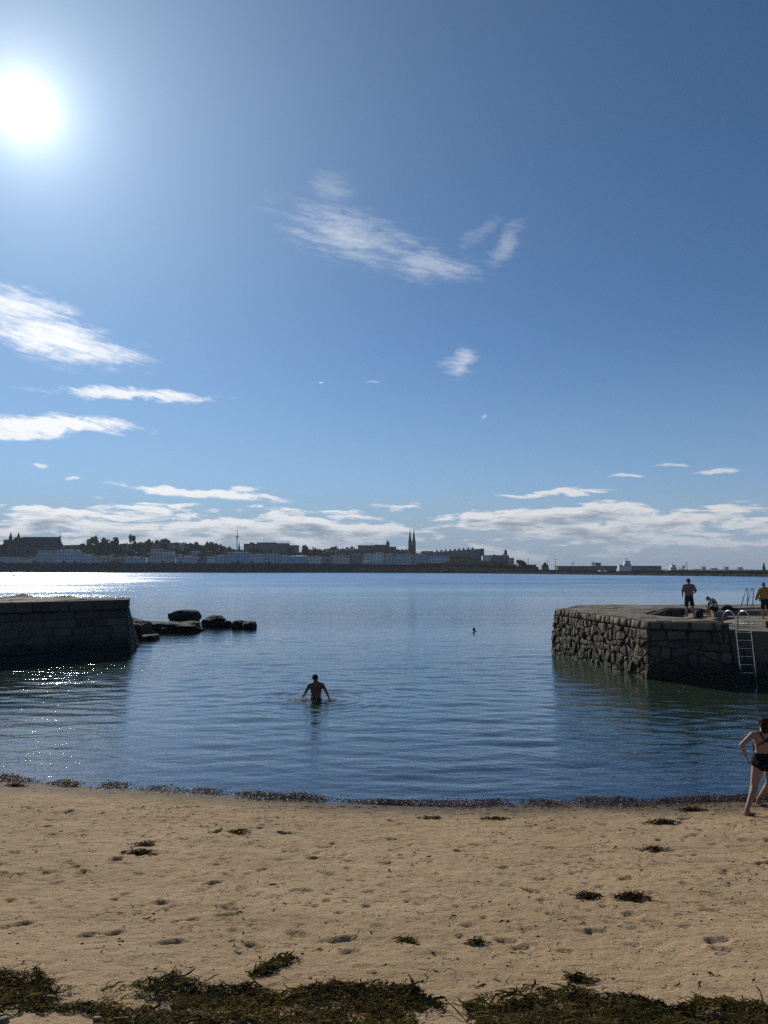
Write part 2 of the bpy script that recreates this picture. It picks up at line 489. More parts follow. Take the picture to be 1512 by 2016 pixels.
# ------------------------------------------------------------------ sea
WADER = ground(622, 1378, 0.0)
SWIMMER = ground(933, 1243, 0.0)
wx = np.array(sorted(set(grow(-22, -9000, 0.09, 1.10) + list(np.arange(-22, 22, 0.10)) + grow(22, 9000, 0.09, 1.10))))
wy = np.array(sorted(set(list(np.arange(12.5, 32, 0.06)) + grow(32, 12000, 0.07, 1.020))))
wyy = np.array(sorted(set(grow(12.5, -30, 0.2, 1.3))))
wy = np.array(sorted(set(list(wyy) + list(wy))))
WX, WY = np.meshgrid(wx, wy)
WZ = np.zeros_like(WX)
amp = np.clip((waterline(WX) + 6.0 - WY) / -6.0, -1, 0) + 1            # flattens out at the very edge
amp = np.clip((WY - waterline(WX)) / 2.5, 0.10, 1.0)
fine = np.clip((75 - WY) / 30, 0, 1) * np.clip((40 - np.abs(WX)) / 12, 0, 1)
wr = np.random.default_rng(5)
for i in range(54):
    L = 0.30 * (2.8 / 0.30) ** wr.random()
    th = wr.normal(0, 0.34 if L < 1 else 0.20)
    k = 2 * math.pi / L
    s = (0.022 if L < 0.6 else 0.026 if L < 1.5 else 0.010) * (0.7 + 0.6 * wr.random())
    ph = wr.uniform(0, 6.28)
    dirx, diry = math.sin(th), math.cos(th)
    bend = 0.10 * vnoise(WX / 5.0, WY / 5.0, 40 + i) * min(L, 1.0)
    gate = 0.45 + 0.75 * np.clip(vnoise(WX / (6 * L + 2), WY / (3 * L + 1.5), 90 + i), -0.4, 1)
    ok = fine * np.clip((L * 22 / np.maximum(WY * 0.35, 1)), 0, 1)
    WZ += (s / k) * np.sin(k * (dirx * WX + diry * WY) + bend * k + ph) * gate * ok
WZ *= (0.35 + 0.65 * amp) * (1 - 0.5 * np.clip((-4 - WX) / 3, 0, 1) * np.clip((29 - WY) / 5, 0, 1))
# small breaking ripples that run in parallel to the shore
dsh = WY - waterline(WX) + 0.35 * vnoise(WX / 3.0, WY / 3.0, 7)
WZ += 0.007 * np.clip((WX + 5) / 4, 0.2, 1) * np.sin(dsh * 2 * math.pi / 0.85) * np.exp(-((dsh - 2.8) / 2.2) ** 2) * (0.5 + 0.5 * vnoise(WX / 2.2, WY / 0.8, 8))
for c, a0, lam, ext in ((WADER + Vector((0.35, 0, 0)), 0.013, 0.42, 1.9), (SWIMMER, 0.012, 0.45, 1.2)):
    rr = np.hypot(WX - c.x, (WY - c.y))
    WZ += a0 * np.sin(rr * 2 * math.pi / lam + 2.2 * vnoise(WX * 1.1, WY * 1.1, 3)) * np.exp(-((rr - 0.75) / ext) ** 2) * np.clip(rr / 0.3, 0, 1)
depth = -beach_z(WX, WY)
depth = np.where(WY > 60, 3.0, depth)
WZ[(depth < -0.05)] = -0.35                                             # tucked beneath the sand
sea_me = grid_mesh('sea', wx, wy, WZ)
at_ = sea_me.attributes.new('depth', 'FLOAT', 'POINT')
at_.data.foreach_set('value', np.clip(depth, 0, 4).astype(np.float32).ravel())

def sea_material():
    m = bpy.data.materials.new('sea_water'); m.use_nodes = True
    t = NT(m.node_tree); t.n.clear()
    out = t.node('ShaderNodeOutputMaterial')
    ge = t.node('ShaderNodeNewGeometry').outputs['Position']
    x, y, z = t.sep(ge)
    far = t.rng(y, 45.0, 75.0, 0, 1, True)                             # beyond the piers the sea is livelier
    p1 = t.v('MULTIPLY', ge, (0.40, 1.0, 0.0))
    h1 = t.m('MULTIPLY', t.noise(p1, 4.6, 4, 0.65, 0.5), 0.0165)
    paw = t.m('EXPONENT', t.m('MULTIPLY', t.m('ADD', t.m('POWER', t.m('ABSOLUTE', t.m('DIVIDE', t.m('ADD', x, 12.5), 4.5)), 2.0), t.m('POWER', t.m('ABSOLUTE', t.m('DIVIDE', t.m('SUBTRACT', y, 34.0), 3.2)), 2.0)), -1.0))   # cat's paw in the lee of the left pier
    h1 = t.m('MULTIPLY', h1, t.m('ADD', 1.0, t.m('MULTIPLY', paw, 0.6)))
    h2 = t.m('MULTIPLY', t.noise(p1, 1.6, 3, 0.6, 0.3), t.rng(far, 0, 1, 0.012, 0.09))
    h3 = t.m('MULTIPLY', t.noise(t.v('MULTIPLY', ge, (0.5, 1, 0)), 0.42, 3, 0.55), t.rng(far, 0, 1, 0.0, 0.2))
    gust = t.rng(t.noise(t.v('MULTIPLY', ge, (0.010, 0.034, 0.0)), 1.0, 4, 0.6, 0.8), 0.35, 0.65, 0.45, 1.25)
    h = t.m('MULTIPLY', t.m('ADD', t.m('ADD', h1, h2), h3), gust)
    b = t.node('ShaderNodeBump'); b.inputs['Distance'].default_value = 1.0; b.inputs['Strength'].default_value = 1.0
    t.l.new(h, b.inputs['Height'])
    fr = t.node('ShaderNodeFresnel'); fr.inputs['IOR'].default_value = 1.333
    t.l.new(b.outputs[0], fr.inputs['Normal'])
    gl = t.node('ShaderNodeBsdfGlossy'); gl.distribution = 'BECKMANN'; gl.inputs['Color'].default_value = rgb(0.97, 0.98, 1)
    rg = t.m('ADD', t.rng(y, 18.0, 60.0, 0.035, 0.16), t.rng(y, 60.0, 260.0, 0.0, 0.20))
    t.put(gl.inputs['Roughness'], t.m('MULTIPLY', rg, t.rng(gust, 0.45, 1.25, 0.85, 1.12)))
    t.l.new(b.outputs[0], gl.inputs['Normal'])
    df = t.node('ShaderNodeBsdfDiffuse'); df.inputs['Color'].default_value = rgb(*SEA_BODY)
    tr = t.node('ShaderNodeBsdfTransparent'); tr.inputs['Color'].default_value = rgb(0.86, 0.93, 0.90)
    at = t.node('ShaderNodeAttribute', attribute_name='depth')
    op = t.m('SUBTRACT', 1.0, t.m('EXPONENT', t.m('MULTIPLY', at.outputs['Fac'], -1.6)))
    body = t.node('ShaderNodeMixShader'); t.l.new(op, body.inputs[0]); t.l.new(tr.outputs[0], body.inputs[1]); t.l.new(df.outputs[0], body.inputs[2])
    mx = t.node('ShaderNodeMixShader'); t.l.new(t.m('POWER', fr.outputs[0], 0.66), mx.inputs[0]); t.l.new(body.outputs[0], mx.inputs[1]); t.l.new(gl.outputs[0], mx.inputs[2])
    t.l.new(mx.outputs[0], out.inputs[0])
    return m
SEA_BODY = (0.034, 0.058, 0.034)
M['sea'] = sea_material()
tag(obj('sea', sea_me, M['sea']), 'blue rippled sea filling the small harbour and the bay', None, None, 'structure')

# ------------------------------------------------------------------ seaweed
def frond_arrays(c, length, width, heading, lift, curl, roll, K=4, wig=0.0):
    """bent ribbons with pointed ends: arrays of n ribbons, each with K stations"""
    n = len(c); V = np.zeros((n, 2 * K, 3)); ct = np.cos(heading); st = np.sin(heading)
    px, py = -st, ct
    ph = rng.uniform(0, 6.28, n)
    for k in range(K):
        f = k / (K - 1.0); u = f - 0.35
        bend = curl * (u * u) + wig * np.sin(5.5 * u + ph)
        cx = c[:, 0] + length * (u * ct + bend * px); cy = c[:, 1] + length * (u * st + bend * py)
        cz = c[:, 2] + length * (lift * u * (1.25 - u) + 0.6 * wig * np.sin(4.3 * u + 2.1 * ph)) + 0.25 * width * np.sin(3 * u + roll)
        w = width * (0.18 + 0.82 * math.sin(math.pi * (0.08 + 0.84 * f)) ** 0.8)
        rr = roll + curl * u * 2.0 + 3.0 * wig * np.sin(6 * u + ph)
        ox, oy, oz = px * np.cos(rr) * w, py * np.cos(rr) * w, np.sin(rr) * w
        V[:, 2 * k] = np.stack([cx - ox, cy - oy, cz - oz], 1); V[:, 2 * k + 1] = np.stack([cx + ox, cy + oy, cz + oz], 1)
    b = (np.arange(n) * 2 * K)[:, None]
    q = np.array([[2 * k, 2 * k + 1, 2 * k + 3, 2 * k + 2] for k in range(K - 1)])
    F = (b[:, None, :] + q[None]).reshape(-1, 4)
    return V.reshape(-1, 3), F

def weed_material(name, cols, rough, spec):
    m, t, p, out = mat_base(name)
    a = t.node('ShaderNodeAttribute', attribute_name='tone')
    ge = t.node('ShaderNodeNewGeometry').outputs['Position']
    r = t.node('ShaderNodeValToRGB')
    e = r.color_ramp.elements
    e[0].position = 0; e[0].color = rgb(*cols[0]); e[1].position = 1; e[1].color = rgb(*cols[-1])
    for i, c in enumerate(cols[1:-1]):
        x = e.new((i + 1) / (len(cols) - 1)); x.color = rgb(*c)
    t.l.new(a.outputs['Fac'], r.inputs[0])
    k = t.rng(t.noise(ge, 30, 3, 0.6), 0.3, 0.7, 0.6, 1.3)
    col = t.mix(1.0, r.outputs[0], t.xyz(k, k, k), 'MULTIPLY')
    t.l.new(col, p.inputs['Base Color'])
    tl = t.node('ShaderNodeBsdfTranslucent'); t.l.new(t.mix(1.0, col, rgb(1.6, 1.5, 1.1), 'MULTIPLY'), tl.inputs[0])
    mx = t.node('ShaderNodeMixShader'); mx.inputs[0].default_value = 0.42
    t.l.new(p.outputs[0], mx.inputs[1]); t.l.new(tl.outputs[0], mx.inputs[2]); t.l.new(mx.outputs[0], out.inputs[0])
    p.inputs['Roughness'].default_value = rough; p.inputs['Specular IOR Level'].default_value = spec
    return m
M['weed_dry'] = weed_material('drying_seaweed', [(0.012, 0.011, 0.007), (0.034, 0.030, 0.012), (0.070, 0.064, 0.021), (0.115, 0.098, 0.034), (0.075, 0.049, 0.024), (0.25, 0.20, 0.095)], 0.8, 0.05)
M['weed_wet'] = weed_material('wet_seaweed', [(0.03, 0.016, 0.011), (0.065, 0.030, 0.018), (0.045, 0.036, 0.016), (0.13, 0.045, 0.022), (0.085, 0.062, 0.022), (0.26, 0.15, 0.035)], 0.42, 0.35)
M['weed_scrap'] = weed_material('scattered_seaweed', [(0.030, 0.020, 0.013), (0.055, 0.036, 0.022), (0.045, 0.035, 0.018), (0.085, 0.055, 0.030)], 0.8, 0.1)

def weed_object(name, V, F, tone, mat, parent=None):
    me = mesh_np(name, V, F)
    a = me.attributes.new('tone', 'FLOAT', 'POINT'); a.data.foreach_set('value', np.asarray(tone, dtype=np.float32))
    return obj(name, me, mat, parent)

# wrack along the water's edge
n = 34000
x = rng.uniform(-13, 13, n)
lump = np.clip(0.48 + 0.75 * vnoise(x / 0.5, x * 0 + 3, 20) + 0.55 * vnoise(x / 1.9, x * 0 + 9, 21), 0.05, 1.6)
keep = rng.random(n) < np.clip(lump, 0.10, 1)
x, lump = x[keep], lump[keep]; n = len(x)
spread = 0.23 + 0.14 * vnoise(x / 1.4, x * 0 + 5, 23)
off = rng.normal(0.06, 1.0, n) * spread * 0.55
y = waterline(x) + 0.10 + 0.10 * vnoise(x / 0.8, x * 0, 22) + off
hgt = np.exp(-(off / 0.15) ** 2) * 0.095 * lump * rng.random(n) ** 0.8
c = np.stack([x, y, np.maximum(beach_z(x, y), -0.01) + 0.008 + hgt], 1)
V, F = frond_arrays(c, rng.uniform(.02, .08, n), rng.uniform(.002, .0075, n), rng.uniform(0, 6.28, n), rng.uniform(-.25, .35, n), rng.uniform(-.8, .8, n), rng.uniform(-1.2, 1.2, n), 5, .14)
tone = np.repeat(np.clip(rng.random(n) * 0.75 + 0.25 * vnoise(x / .3, y / .3, 31), 0, 1), 10)
tag(weed_object('seaweed_wrack', V, F, tone, M['weed_wet']), 'wet brown and red seaweed heaped along the water edge', 'seaweed', None, 'stuff')

# the thick mat of seaweed in the foreground
_mt = [(-700, 1890), (-200, 1900), (0, 1908), (70, 1912), (115, 1946), (170, 1950), (300, 1938), (345, 1926), (420, 1950), (470, 1938), (560, 1950), (650, 1936), (750, 1932), (800, 1942), (850, 1962), (890, 1990), (905, 1992),
       (925, 1966), (1020, 1946), (1100, 1948), (1230, 1962), (1300, 1972), (1340, 1976), (1380, 1964), (1450, 1968), (1512, 1980), (1800, 1960), (2300, 1940)]
def mat_edge(px): return np.interp(px, [a for a, b in _mt], [b for a, b in _mt])
gaps = [(200, 1966, 120, 13), (60, 2012, 150, 20), (880, 2014, 60, 26), (300, 1985, 60, 9), (1310, 1974, 42, 9), (420, 2030, 90, 12)]
def mat_cover(px, py, soft=0.0):
    cov = (py > mat_edge(px) + 4).astype(float)
    for gx, gy, a, b in gaps:
        cov *= (((px - gx) / a) ** 2 + ((py - gy) / b) ** 2 > 1.0 + soft)
    return cov
cand_n = 98000
px = rng.uniform(-220, 1732, cand_n)
edge = mat_edge(px)
py = edge + rng.random(cand_n) ** 1.1 * (2110 - edge)
edge_w = vnoise(px / 26, py / 9, 50) * 9
ok = mat_cover(px, py + edge_w) > 0
px, py, edge = px[ok], py[ok], edge[ok]
# to the ground: the foreground sand is close to a plane there, so solve by a few iterations
cx = (px - 756) / FOC; cy = (1008 - py) / FOC
dy_ = math.cos(PITCH) - cy * math.sin(PITCH); dz_ = math.sin(PITCH) + cy * math.cos(PITCH)
tt = np.full(len(px), 6.0)
for _ in range(12):
    zz = beach_z(cx * tt, dy_ * tt); tt = (zz - EYE) / dz_
x, y = cx * tt, dy_ * tt
keep = (vnoise(x / .20, y / .11, 55) + 0.5 * vnoise(x / .07, y / .05, 56) > -0.45) | (rng.random(len(x)) < 0.22)
px, py, edge, x, y = px[keep], py[keep], edge[keep], x[keep], y[keep]
n = len(x)
crest = np.exp(-((py - edge - 16) / 22.0) ** 2)
mound = np.clip(0.35 + 0.55 * vnoise(x / 0.22, y / 0.14, 60) + 0.35 * vnoise(x / 0.8, y / 0.4, 61), 0.02, 1.3)
hgt = (0.006 + 0.034 * mound + 0.034 * crest * mound) * rng.random(n) ** 0.7
c = np.stack([x, y, beach_z(x, y) + 0.012 + hgt], 1)
big = rng.random(n) < 0.05
strap = rng.random(n) < 0.003
V, F = frond_arrays(c, np.where(strap, rng.uniform(.18, .34, n), np.where(big, rng.uniform(.09, .18, n), rng.uniform(.014, .05, n))), np.where(strap, rng.uniform(.007, .013, n), np.where(big, rng.uniform(.004, .010, n), rng.uniform(.0016, .006, n))),
                    rng.uniform(0, 6.28, n), rng.uniform(-.2, .22, n), rng.uniform(-1.8, 1.8, n), rng.normal(0, .55, n), 5, .16)
tone = np.repeat(np.clip(0.50 + 0.34 * vnoise(x / .35, y / .2, 71) + 0.22 * vnoise(x / .12, y / .08, 72) + 0.20 * rng.normal(0, 1, n) - 0.16 * crest, 0, 1), 10)
tag(weed_object('seaweed_mat', V, F, tone, M['weed_dry']), 'thick dark green and black seaweed mat across the foreground sand', 'seaweed', None, 'stuff')

# scraps strewn over the sand
n = 5200
px = rng.uniform(-300, 1812, n); py = 1588 + 360 * rng.random(n) ** 2.4
clus = vnoise(px / 90, py / 30, 80) + 0.5 * vnoise(px / 30, py / 12, 81) + 0.35 * (px > 900)
ok = rng.random(n) < np.clip(0.25 + 0.8 * clus, 0.03, 1); px, py = px[ok], py[ok]
pts = np.stack(sand_hits(px, py), 1); n = len(pts)
c = np.stack([pts[:, 0], pts[:, 1], sand_z(pts[:, 0], pts[:, 1]) + 0.008], 1)
V, F = frond_arrays(c, rng.uniform(.02, .13, n) * rng.uniform(.5, 1, n), np.where(rng.random(n) < .3, rng.uniform(.005, .012, n), rng.uniform(.002, .006, n)), rng.normal(0.1, 0.5, n), rng.uniform(0, .15, n), rng.uniform(-.7, .7, n), rng.uniform(-.7, .7, n), 6, .13)
tag(weed_object('seaweed_scraps', V, F, np.repeat(rng.random(n), 12), M['weed_scrap']), 'small dark scraps of seaweed strewn over the sand', 'seaweed', None, 'stuff')

# single clumps one can point at:  px, py, half width (m), half depth, ribbons, height, label
clumps = [
    (1240, 1768, .20, .12, 150, .05, 'bushy dark seaweed clump lying alone on the right-hand sand'),
    (1158, 1766, .16, .10, 90, .04, 'ragged seaweed clump just left of the bushy dark clump'),
    (1285, 1674, .22, .07, 70, .03, 'flat dark strap of seaweed below the walking woman, nearer the middle'),
    (1300, 1620, .30, .10, 150, .04, 'low brown seaweed patch left of the woman\'s bare foot'),
    (1360, 1596, .22, .08, 120, .05, 'small seaweed pile near the water edge beside the woman'),
    (845, 1611, .22, .04, 50, .02, 'long thin seaweed strand near the water in mid beach'),
    (975, 1612, .24, .05, 60, .02, 'thin seaweed strand right of the long mid-beach strand'),
    (275, 1680, .22, .06, 110, .04, 'brown seaweed tuft on the left part of the sand'),
    (285, 1664, .14, .04, 50, .03, 'smaller seaweed tuft just above the left brown tuft'),
    (470, 1640, .16, .04, 55, .03, 'narrow seaweed wisp on sand between left tuft and mid beach'),
    (798, 1854, .10, .06, 50, .035, 'curled seaweed scrap in the lower middle of the sand'),
    (932, 1860, .09, .03, 32, .02, 'tiny flat seaweed scrap right of the curled scrap'),
    (530, 1904, .22, .22, 150, .035, 'tall seaweed tangle rising from the foreground mat onto clear sand'),
    (1135, 1930, .16, .05, 70, .03, 'detached seaweed strip just above the foreground mat'),
    (30, 1548, .20, .06, 90, .04, 'dark seaweed lump behind the water edge at far left'),
]
for (a, b, hw, hd, k, hh, lab) in clumps:
    X0, Y0 = sand_at(a, b); Z0 = float(sand_z(np.array([X0]), np.array([Y0]))[0])
    q = rng.normal(0, 0.5, (k, 2)).clip(-1, 1)
    if 'tall' in lab:                                  # leans back to the right
        u = rng.random(k); q[:, 0] = -0.5 + 1.3 * u + 0.16 * rng.normal(0, 1, k); q[:, 1] = -0.9 + 1.8 * u ** 1.2 + 0.15 * rng.normal(0, 1, k)
    lx, ly = q[:, 0] * hw, q[:, 1] * hd
    rad = np.clip(1 - np.hypot(q[:, 0], q[:, 1]), 0, 1)
    lz = sand_z(X0 + lx, Y0 + ly) - Z0 + 0.01 + hh * (0.25 + rad) * rng.random(k)
    V, F = frond_arrays(np.stack([lx, ly, lz], 1), rng.uniform(.06, .16, k), rng.uniform(.003, .011, k), rng.normal(0.1, 0.8, k), rng.uniform(-.1, .3, k), rng.uniform(-.8, .8, k), rng.uniform(-1, 1, k), 6, .15)
    o = weed_object('seaweed_clump', V, F, np.repeat(rng.random(k) * 0.7, 12), M['weed_dry'] if b > 1850 else M['weed_scrap'])
    o.location = (X0, Y0, Z0)
    tag(o, lab, 'seaweed', 'seaweed clumps on the sand')

# pebbles at the lower left
def lumpy(sx, sy, sz, seed, sub=3, rough=0.16, box=0.45, freq=1.7, smooth=True):
    """an irregular boulder"""
    bm = bmesh.new(); bmesh.ops.create_icosphere(bm, subdivisions=sub, radius=1.0)
    for v in bm.verts:
        p = v.co.normalized()
        # square the shape off a little
        k = (abs(p.x) ** 6 + abs(p.y) ** 6 + abs(p.z) ** 6) ** (-1 / 6)
        p = p * (1 - box + box * k)
        d = float(vnoise(p.x * freq + seed * 3.1, p.y * freq + p.z * freq * 1.3, seed)) * rough + float(vnoise(p.x * 4 + seed, p.z * 4 + p.y * 3.7, seed + 5)) * rough * 0.35 + float(vnoise(p.x * 9 + seed * 2, p.z * 9 + p.y * 8.3, seed + 9)) * rough * 0.22
        p = p * (1 + d)
        v.co = (p.x * sx, p.y * sy, p.z * sz)
    for f in bm.faces:
        f.smooth = smooth
    me = bpy.data.meshes.new('rock'); bm.to_mesh(me); bm.free()
    return me
M['white_stone'] = pmat('pale_quartz', (0.55, 0.5, 0.42), (0.7, 0.65, 0.56), 9, 0.6, 0.004, 30)
M['grey_stone'] = pmat('beach_pebble', (0.12, 0.11, 0.095), (0.2, 0.18, 0.15), 9, 0.7, 0.004, 30)
for i, (a, b, s, mt, lab) in enumerate([(256, 2008, .04, 'white_stone', 'pale rounded stone half buried at the lower left edge'), (192, 2008, .035, 'grey_stone', 'grey pebble left of the pale stone in the foreground'),
                                        (8, 2010, .04, 'grey_stone', 'dark pebble in the bottom left corner of the sand'), (425, 2012, .05, 'grey_stone', 'small grey pebble in the seaweed right of the pale stone')]):
    X0, Y0 = sand_at(a, b)
    o = obj('beach_stone', lumpy(s, s * .8, s * .6, 30 + i, 2), M[mt]); o.location = (X0, Y0, float(beach_z(X0, Y0)) + s * .1)
    tag(o, lab, 'stone')

gv = []; gf = []
gi = bmesh.new(); bmesh.ops.create_icosphere(gi, subdivisions=1, radius=1.0); gi.verts.ensure_lookup_table()
g_v = [v.co.copy() for v in gi.verts]; g_f = [[v.index for v in f.verts] for f in gi.faces]; gi.free()
gpx = rng.uniform(-200, 1712, 900); gpy = 1600 + 400 * rng.random(900) ** 1.3
gx_, gy_ = sand_hits(gpx, gpy); gz_ = sand_z(gx_, gy_)
gtone = []
for a_, b_, c_ in zip(gx_, gy_, gz_):
    r = random.uniform(.004, .013); n0 = len(gv); sx, sz = random.uniform(.8, 1.6), random.uniform(.35, .8)
    gv += [(a_ + q.x * r * sx, b_ + q.y * r, c_ + r * .2 + q.z * r * sz) for q in g_v]; gf += [[i + n0 for i in f] for f in g_f]
    gtone += [random.random() ** 2] * len(g_v)
M['grit'] = weed_material('shell_grit', [(0.05, 0.045, 0.04), (0.12, 0.10, 0.085), (0.22, 0.18, 0.14), (0.55, 0.50, 0.43)], 0.7, 0.3)
tag(weed_object('beach_grit', gv, gf, gtone, M['grit']), 'small pebbles and shell bits scattered over the sand', 'grit', None, 'stuff')

# foam flecks drifting by the shore and around the right-hand wall
def fleck_object(name, label, spots):
    V = []; F = []
    for (fx, fy, r) in spots:
        n0 = len(V); kk = 7; el = random.uniform(.2, .5); a0 = random.uniform(-.5, .5)
        ring = []
        for j in range(kk):
            a = 2 * math.pi * j / kk; rr = r * random.uniform(.55, 1.2)
            u, v = math.cos(a) * rr, math.sin(a) * rr * el
            ring.append((fx + u * math.cos(a0) - v * math.sin(a0), fy + u * math.sin(a0) + v * math.cos(a0)))
        V += [(p[0], p[1], 0.004) for p in ring] + [(fx, fy, 0.006 + r * .05)]
        F += [(n0 + j, n0 + (j + 1) % kk, n0 + kk) for j in range(kk)]
    return tag(obj(name, mesh_np(name, V, F, True), M['foam']), label, 'foam', None, 'stuff')
def foam_mat():
    m = bpy.data.materials.new('foam'); m.use_nodes = True; t = NT(m.node_tree); t.n.clear()
    out = t.node('ShaderNodeOutputMaterial'); d = t.node('ShaderNodeBsdfDiffuse'); r = t.node('ShaderNodeBsdfTranslucent'); mx = t.node('ShaderNodeMixShader')
    c = t.mix(t.noise(t.node('ShaderNodeNewGeometry').outputs['Position'], 40, 3), rgb(0.80, 0.82, 0.83), rgb(0.92, 0.93, 0.94))
    t.l.new(c, d.inputs[0]); t.l.new(c, r.inputs[0]); mx.inputs[0].default_value = 0.5
    t.l.new(d.outputs[0], mx.inputs[1]); t.l.new(r.outputs[0], mx.inputs[2]); t.l.new(mx.outputs[0], out.inputs[0])
    return m
M['foam'] = foam_mat()
sp = []
for _ in range(150):
    a, b = random.gauss(960, 170), random.triangular(1425, 1568, 1520)
    g = ground(a, b); sp.append((g.x, g.y, random.uniform(.008, .034)))
for _ in range(45):
    g = ground(random.uniform(1270, 1480), random.uniform(1340, 1440)); sp.append((g.x, g.y, random.uniform(.012, .035)))
for _ in range(190):
    a = random.choice([random.gauss(170, 40), random.gauss(360, 60), random.uniform(-50, 620)]); g = ground(a, np.interp(a, [0, 620], [1531, 1572]) - random.expovariate(1 / 6.0)); sp.append((g.x, g.y, random.uniform(.008, .028)))
fleck_object('sea_foam', 'small white foam flecks floating near the shore', sp)

# ================================================================== PIERS, ROCKS
def lerp(a, b, t): return a + (b - a) * t

SS = (0.0, 0.15, 0.85, 1.0)
def block_mesh(quad, nrm, depth, bulge, rnd, jit, nn=4, proud=0.0):
    """one stone: quad = four corners on the wall face (BL, BR, TR, TL); rounded, uneven face, sides running back into the wall"""
    V = []; F = []
    bl, br, tr, tl = quad
    for j in range(nn):
        for i in range(nn):
            s, t = SS[i], SS[j]
            # round the outline off at the corners
            cs = s + (0.5 - s) * rnd * abs(2 * t - 1) ** 2 * abs(2 * s - 1)
            ct = t + (0.5 - t) * rnd * abs(2 * s - 1) ** 2 * abs(2 * t - 1)
            p = lerp(lerp(bl, br, cs), lerp(tl, tr, cs), ct)
            edge = (1 - abs(2 * s - 1) ** 4) * (1 - abs(2 * t - 1) ** 4)
            o = proud + bulge * edge + random.uniform(-jit, jit)
            q = p + nrm * o + Vector((random.uniform(-jit, jit), random.uniform(-jit, jit), random.uniform(-jit, jit))) * (0.6 if 0 < i < nn - 1 or 0 < j < nn - 1 else 0.9)
            V.append(q)
    for j in range(nn - 1):
        for i in range(nn - 1):
            a = j * nn + i; F.append((a, a + 1, a + nn + 1, a + nn))
    ring = [i for i in range(nn)] + [j * nn + nn - 1 for j in range(1, nn)] + [nn * (nn - 1) + i for i in range(nn - 2, -1, -1)] + [j * nn for j in range(nn - 2, 0, -1)]
    b0 = len(V)
    for r in ring:
        V.append(V[r] - nrm * depth)
    L = len(ring)
    for k in range(L):
        F.append((ring[(k + 1) % L], ring[k], b0 + k, b0 + (k + 1) % L))
    F.append(tuple(b0 + k for k in range(L)))
    me = bpy.data.meshes.new('stone'); me.from_pydata([tuple(v) for v in V], [], F); me.update()
    me.polygons.foreach_set('use_smooth', [i < (nn - 1) ** 2 for i in range(len(F))])
    return me

def wall_face(parent, BL, BR, TR, TL, rows, wid, gap, depth, bulge, rnd, jit, mat, wob=0.0, name='stone', nn=4):
    """lay courses of stones over a (battered) face; returns how many"""
    nrm = (BR - BL).cross(TL - BL).normalized()
    length = ((BR - BL).length + (TR - TL).length) / 2; H = (TL - BL).length
    def P(s, t): return lerp(lerp(BL, BR, s), lerp(TL, TR, s), t)
    nrow = len(rows) - 1
    sd = random.randint(0, 999)
    def tw(s, r):
        if r == 0 or r == nrow: return rows[r]
        return rows[r] + wob * float(vnoise(s * length / 0.55, r * 1.7, sd)) / H
    # the bed of mortar just behind the stones' faces
    q4 = [BL, BR, lerp(BR, TR, .95), lerp(BL, TL, .95)]; vs = [p - nrm * 0.02 for p in q4] + [p - nrm * 0.30 for p in q4]
    mbk = MB(); mbk.add(vs, [(0, 1, 2, 3), (7, 6, 5, 4), (0, 4, 5, 1), (1, 5, 6, 2), (2, 6, 7, 3), (3, 7, 4, 0)]); mbk.build('mortar', M['mortar'], parent)
    cnt = 0
    for r in range(nrow):
        s = -random.uniform(0, wid[0]) / length if wid[0] < length / 3 else 0.0
        while s < 1:
            w = random.uniform(*wid) / length
            s1 = s + w
            if 1 - s1 < 0.5 * wid[0] / length: s1 = 1.0
            a, b = max(s, 0.0), min(s1, 1.0)
            if (b - a) * length > 0.08:
                ts0 = [(tw(a, r), tw(b, r)), (tw(a, r + 1), tw(b, r + 1))]
                tilt = random.uniform(-1, 1) * wob * 0.5 / length
                g1, g2 = gap / length, gap / H
                q = [P(a + g1 / 2, ts0[0][0] + g2 / 2), P(b - g1 / 2, ts0[0][1] + g2 / 2), P(b - g1 / 2 + tilt, ts0[1][1] - g2 / 2), P(a + g1 / 2 + tilt, ts0[1][0] - g2 / 2)]
                link(bpy.data.objects.new(name, block_mesh(q, nrm, depth, bulge * random.uniform(.5, 1.3), rnd, jit, nn, random.uniform(-.5, 1) * jit * 2)), parent).data.materials.append(mat)
                cnt += 1
            s = s1
    return cnt

def clip_poly(poly, edge_poly):
    """Sutherland-Hodgman against a convex counter-clockwise outline"""
    out = poly
    n = len(edge_poly)
    for i in range(n):
        a, b = edge_poly[i], edge_poly[(i + 1) % n]
        ins = lambda p: (b[0] - a[0]) * (p[1] - a[1]) - (b[1] - a[1]) * (p[0] - a[0]) >= 0
        res = []
        for k in range(len(out)):
            p, q = out[k], out[(k + 1) % len(out)]
            ip, iq = ins(p), ins(q)
            if ip: res.append(p)
            if ip != iq:
                d1 = (b[0] - a[0]) * (p[1] - a[1]) - (b[1] - a[1]) * (p[0] - a[0]); d2 = (b[0] - a[0]) * (q[1] - a[1]) - (b[1] - a[1]) * (q[0] - a[0])
                t = d1 / (d1 - d2); res.append((p[0] + (q[0] - p[0]) * t, p[1] + (q[1] - p[1]) * t))
        out = res
        if len(out) < 3: return []
    return out

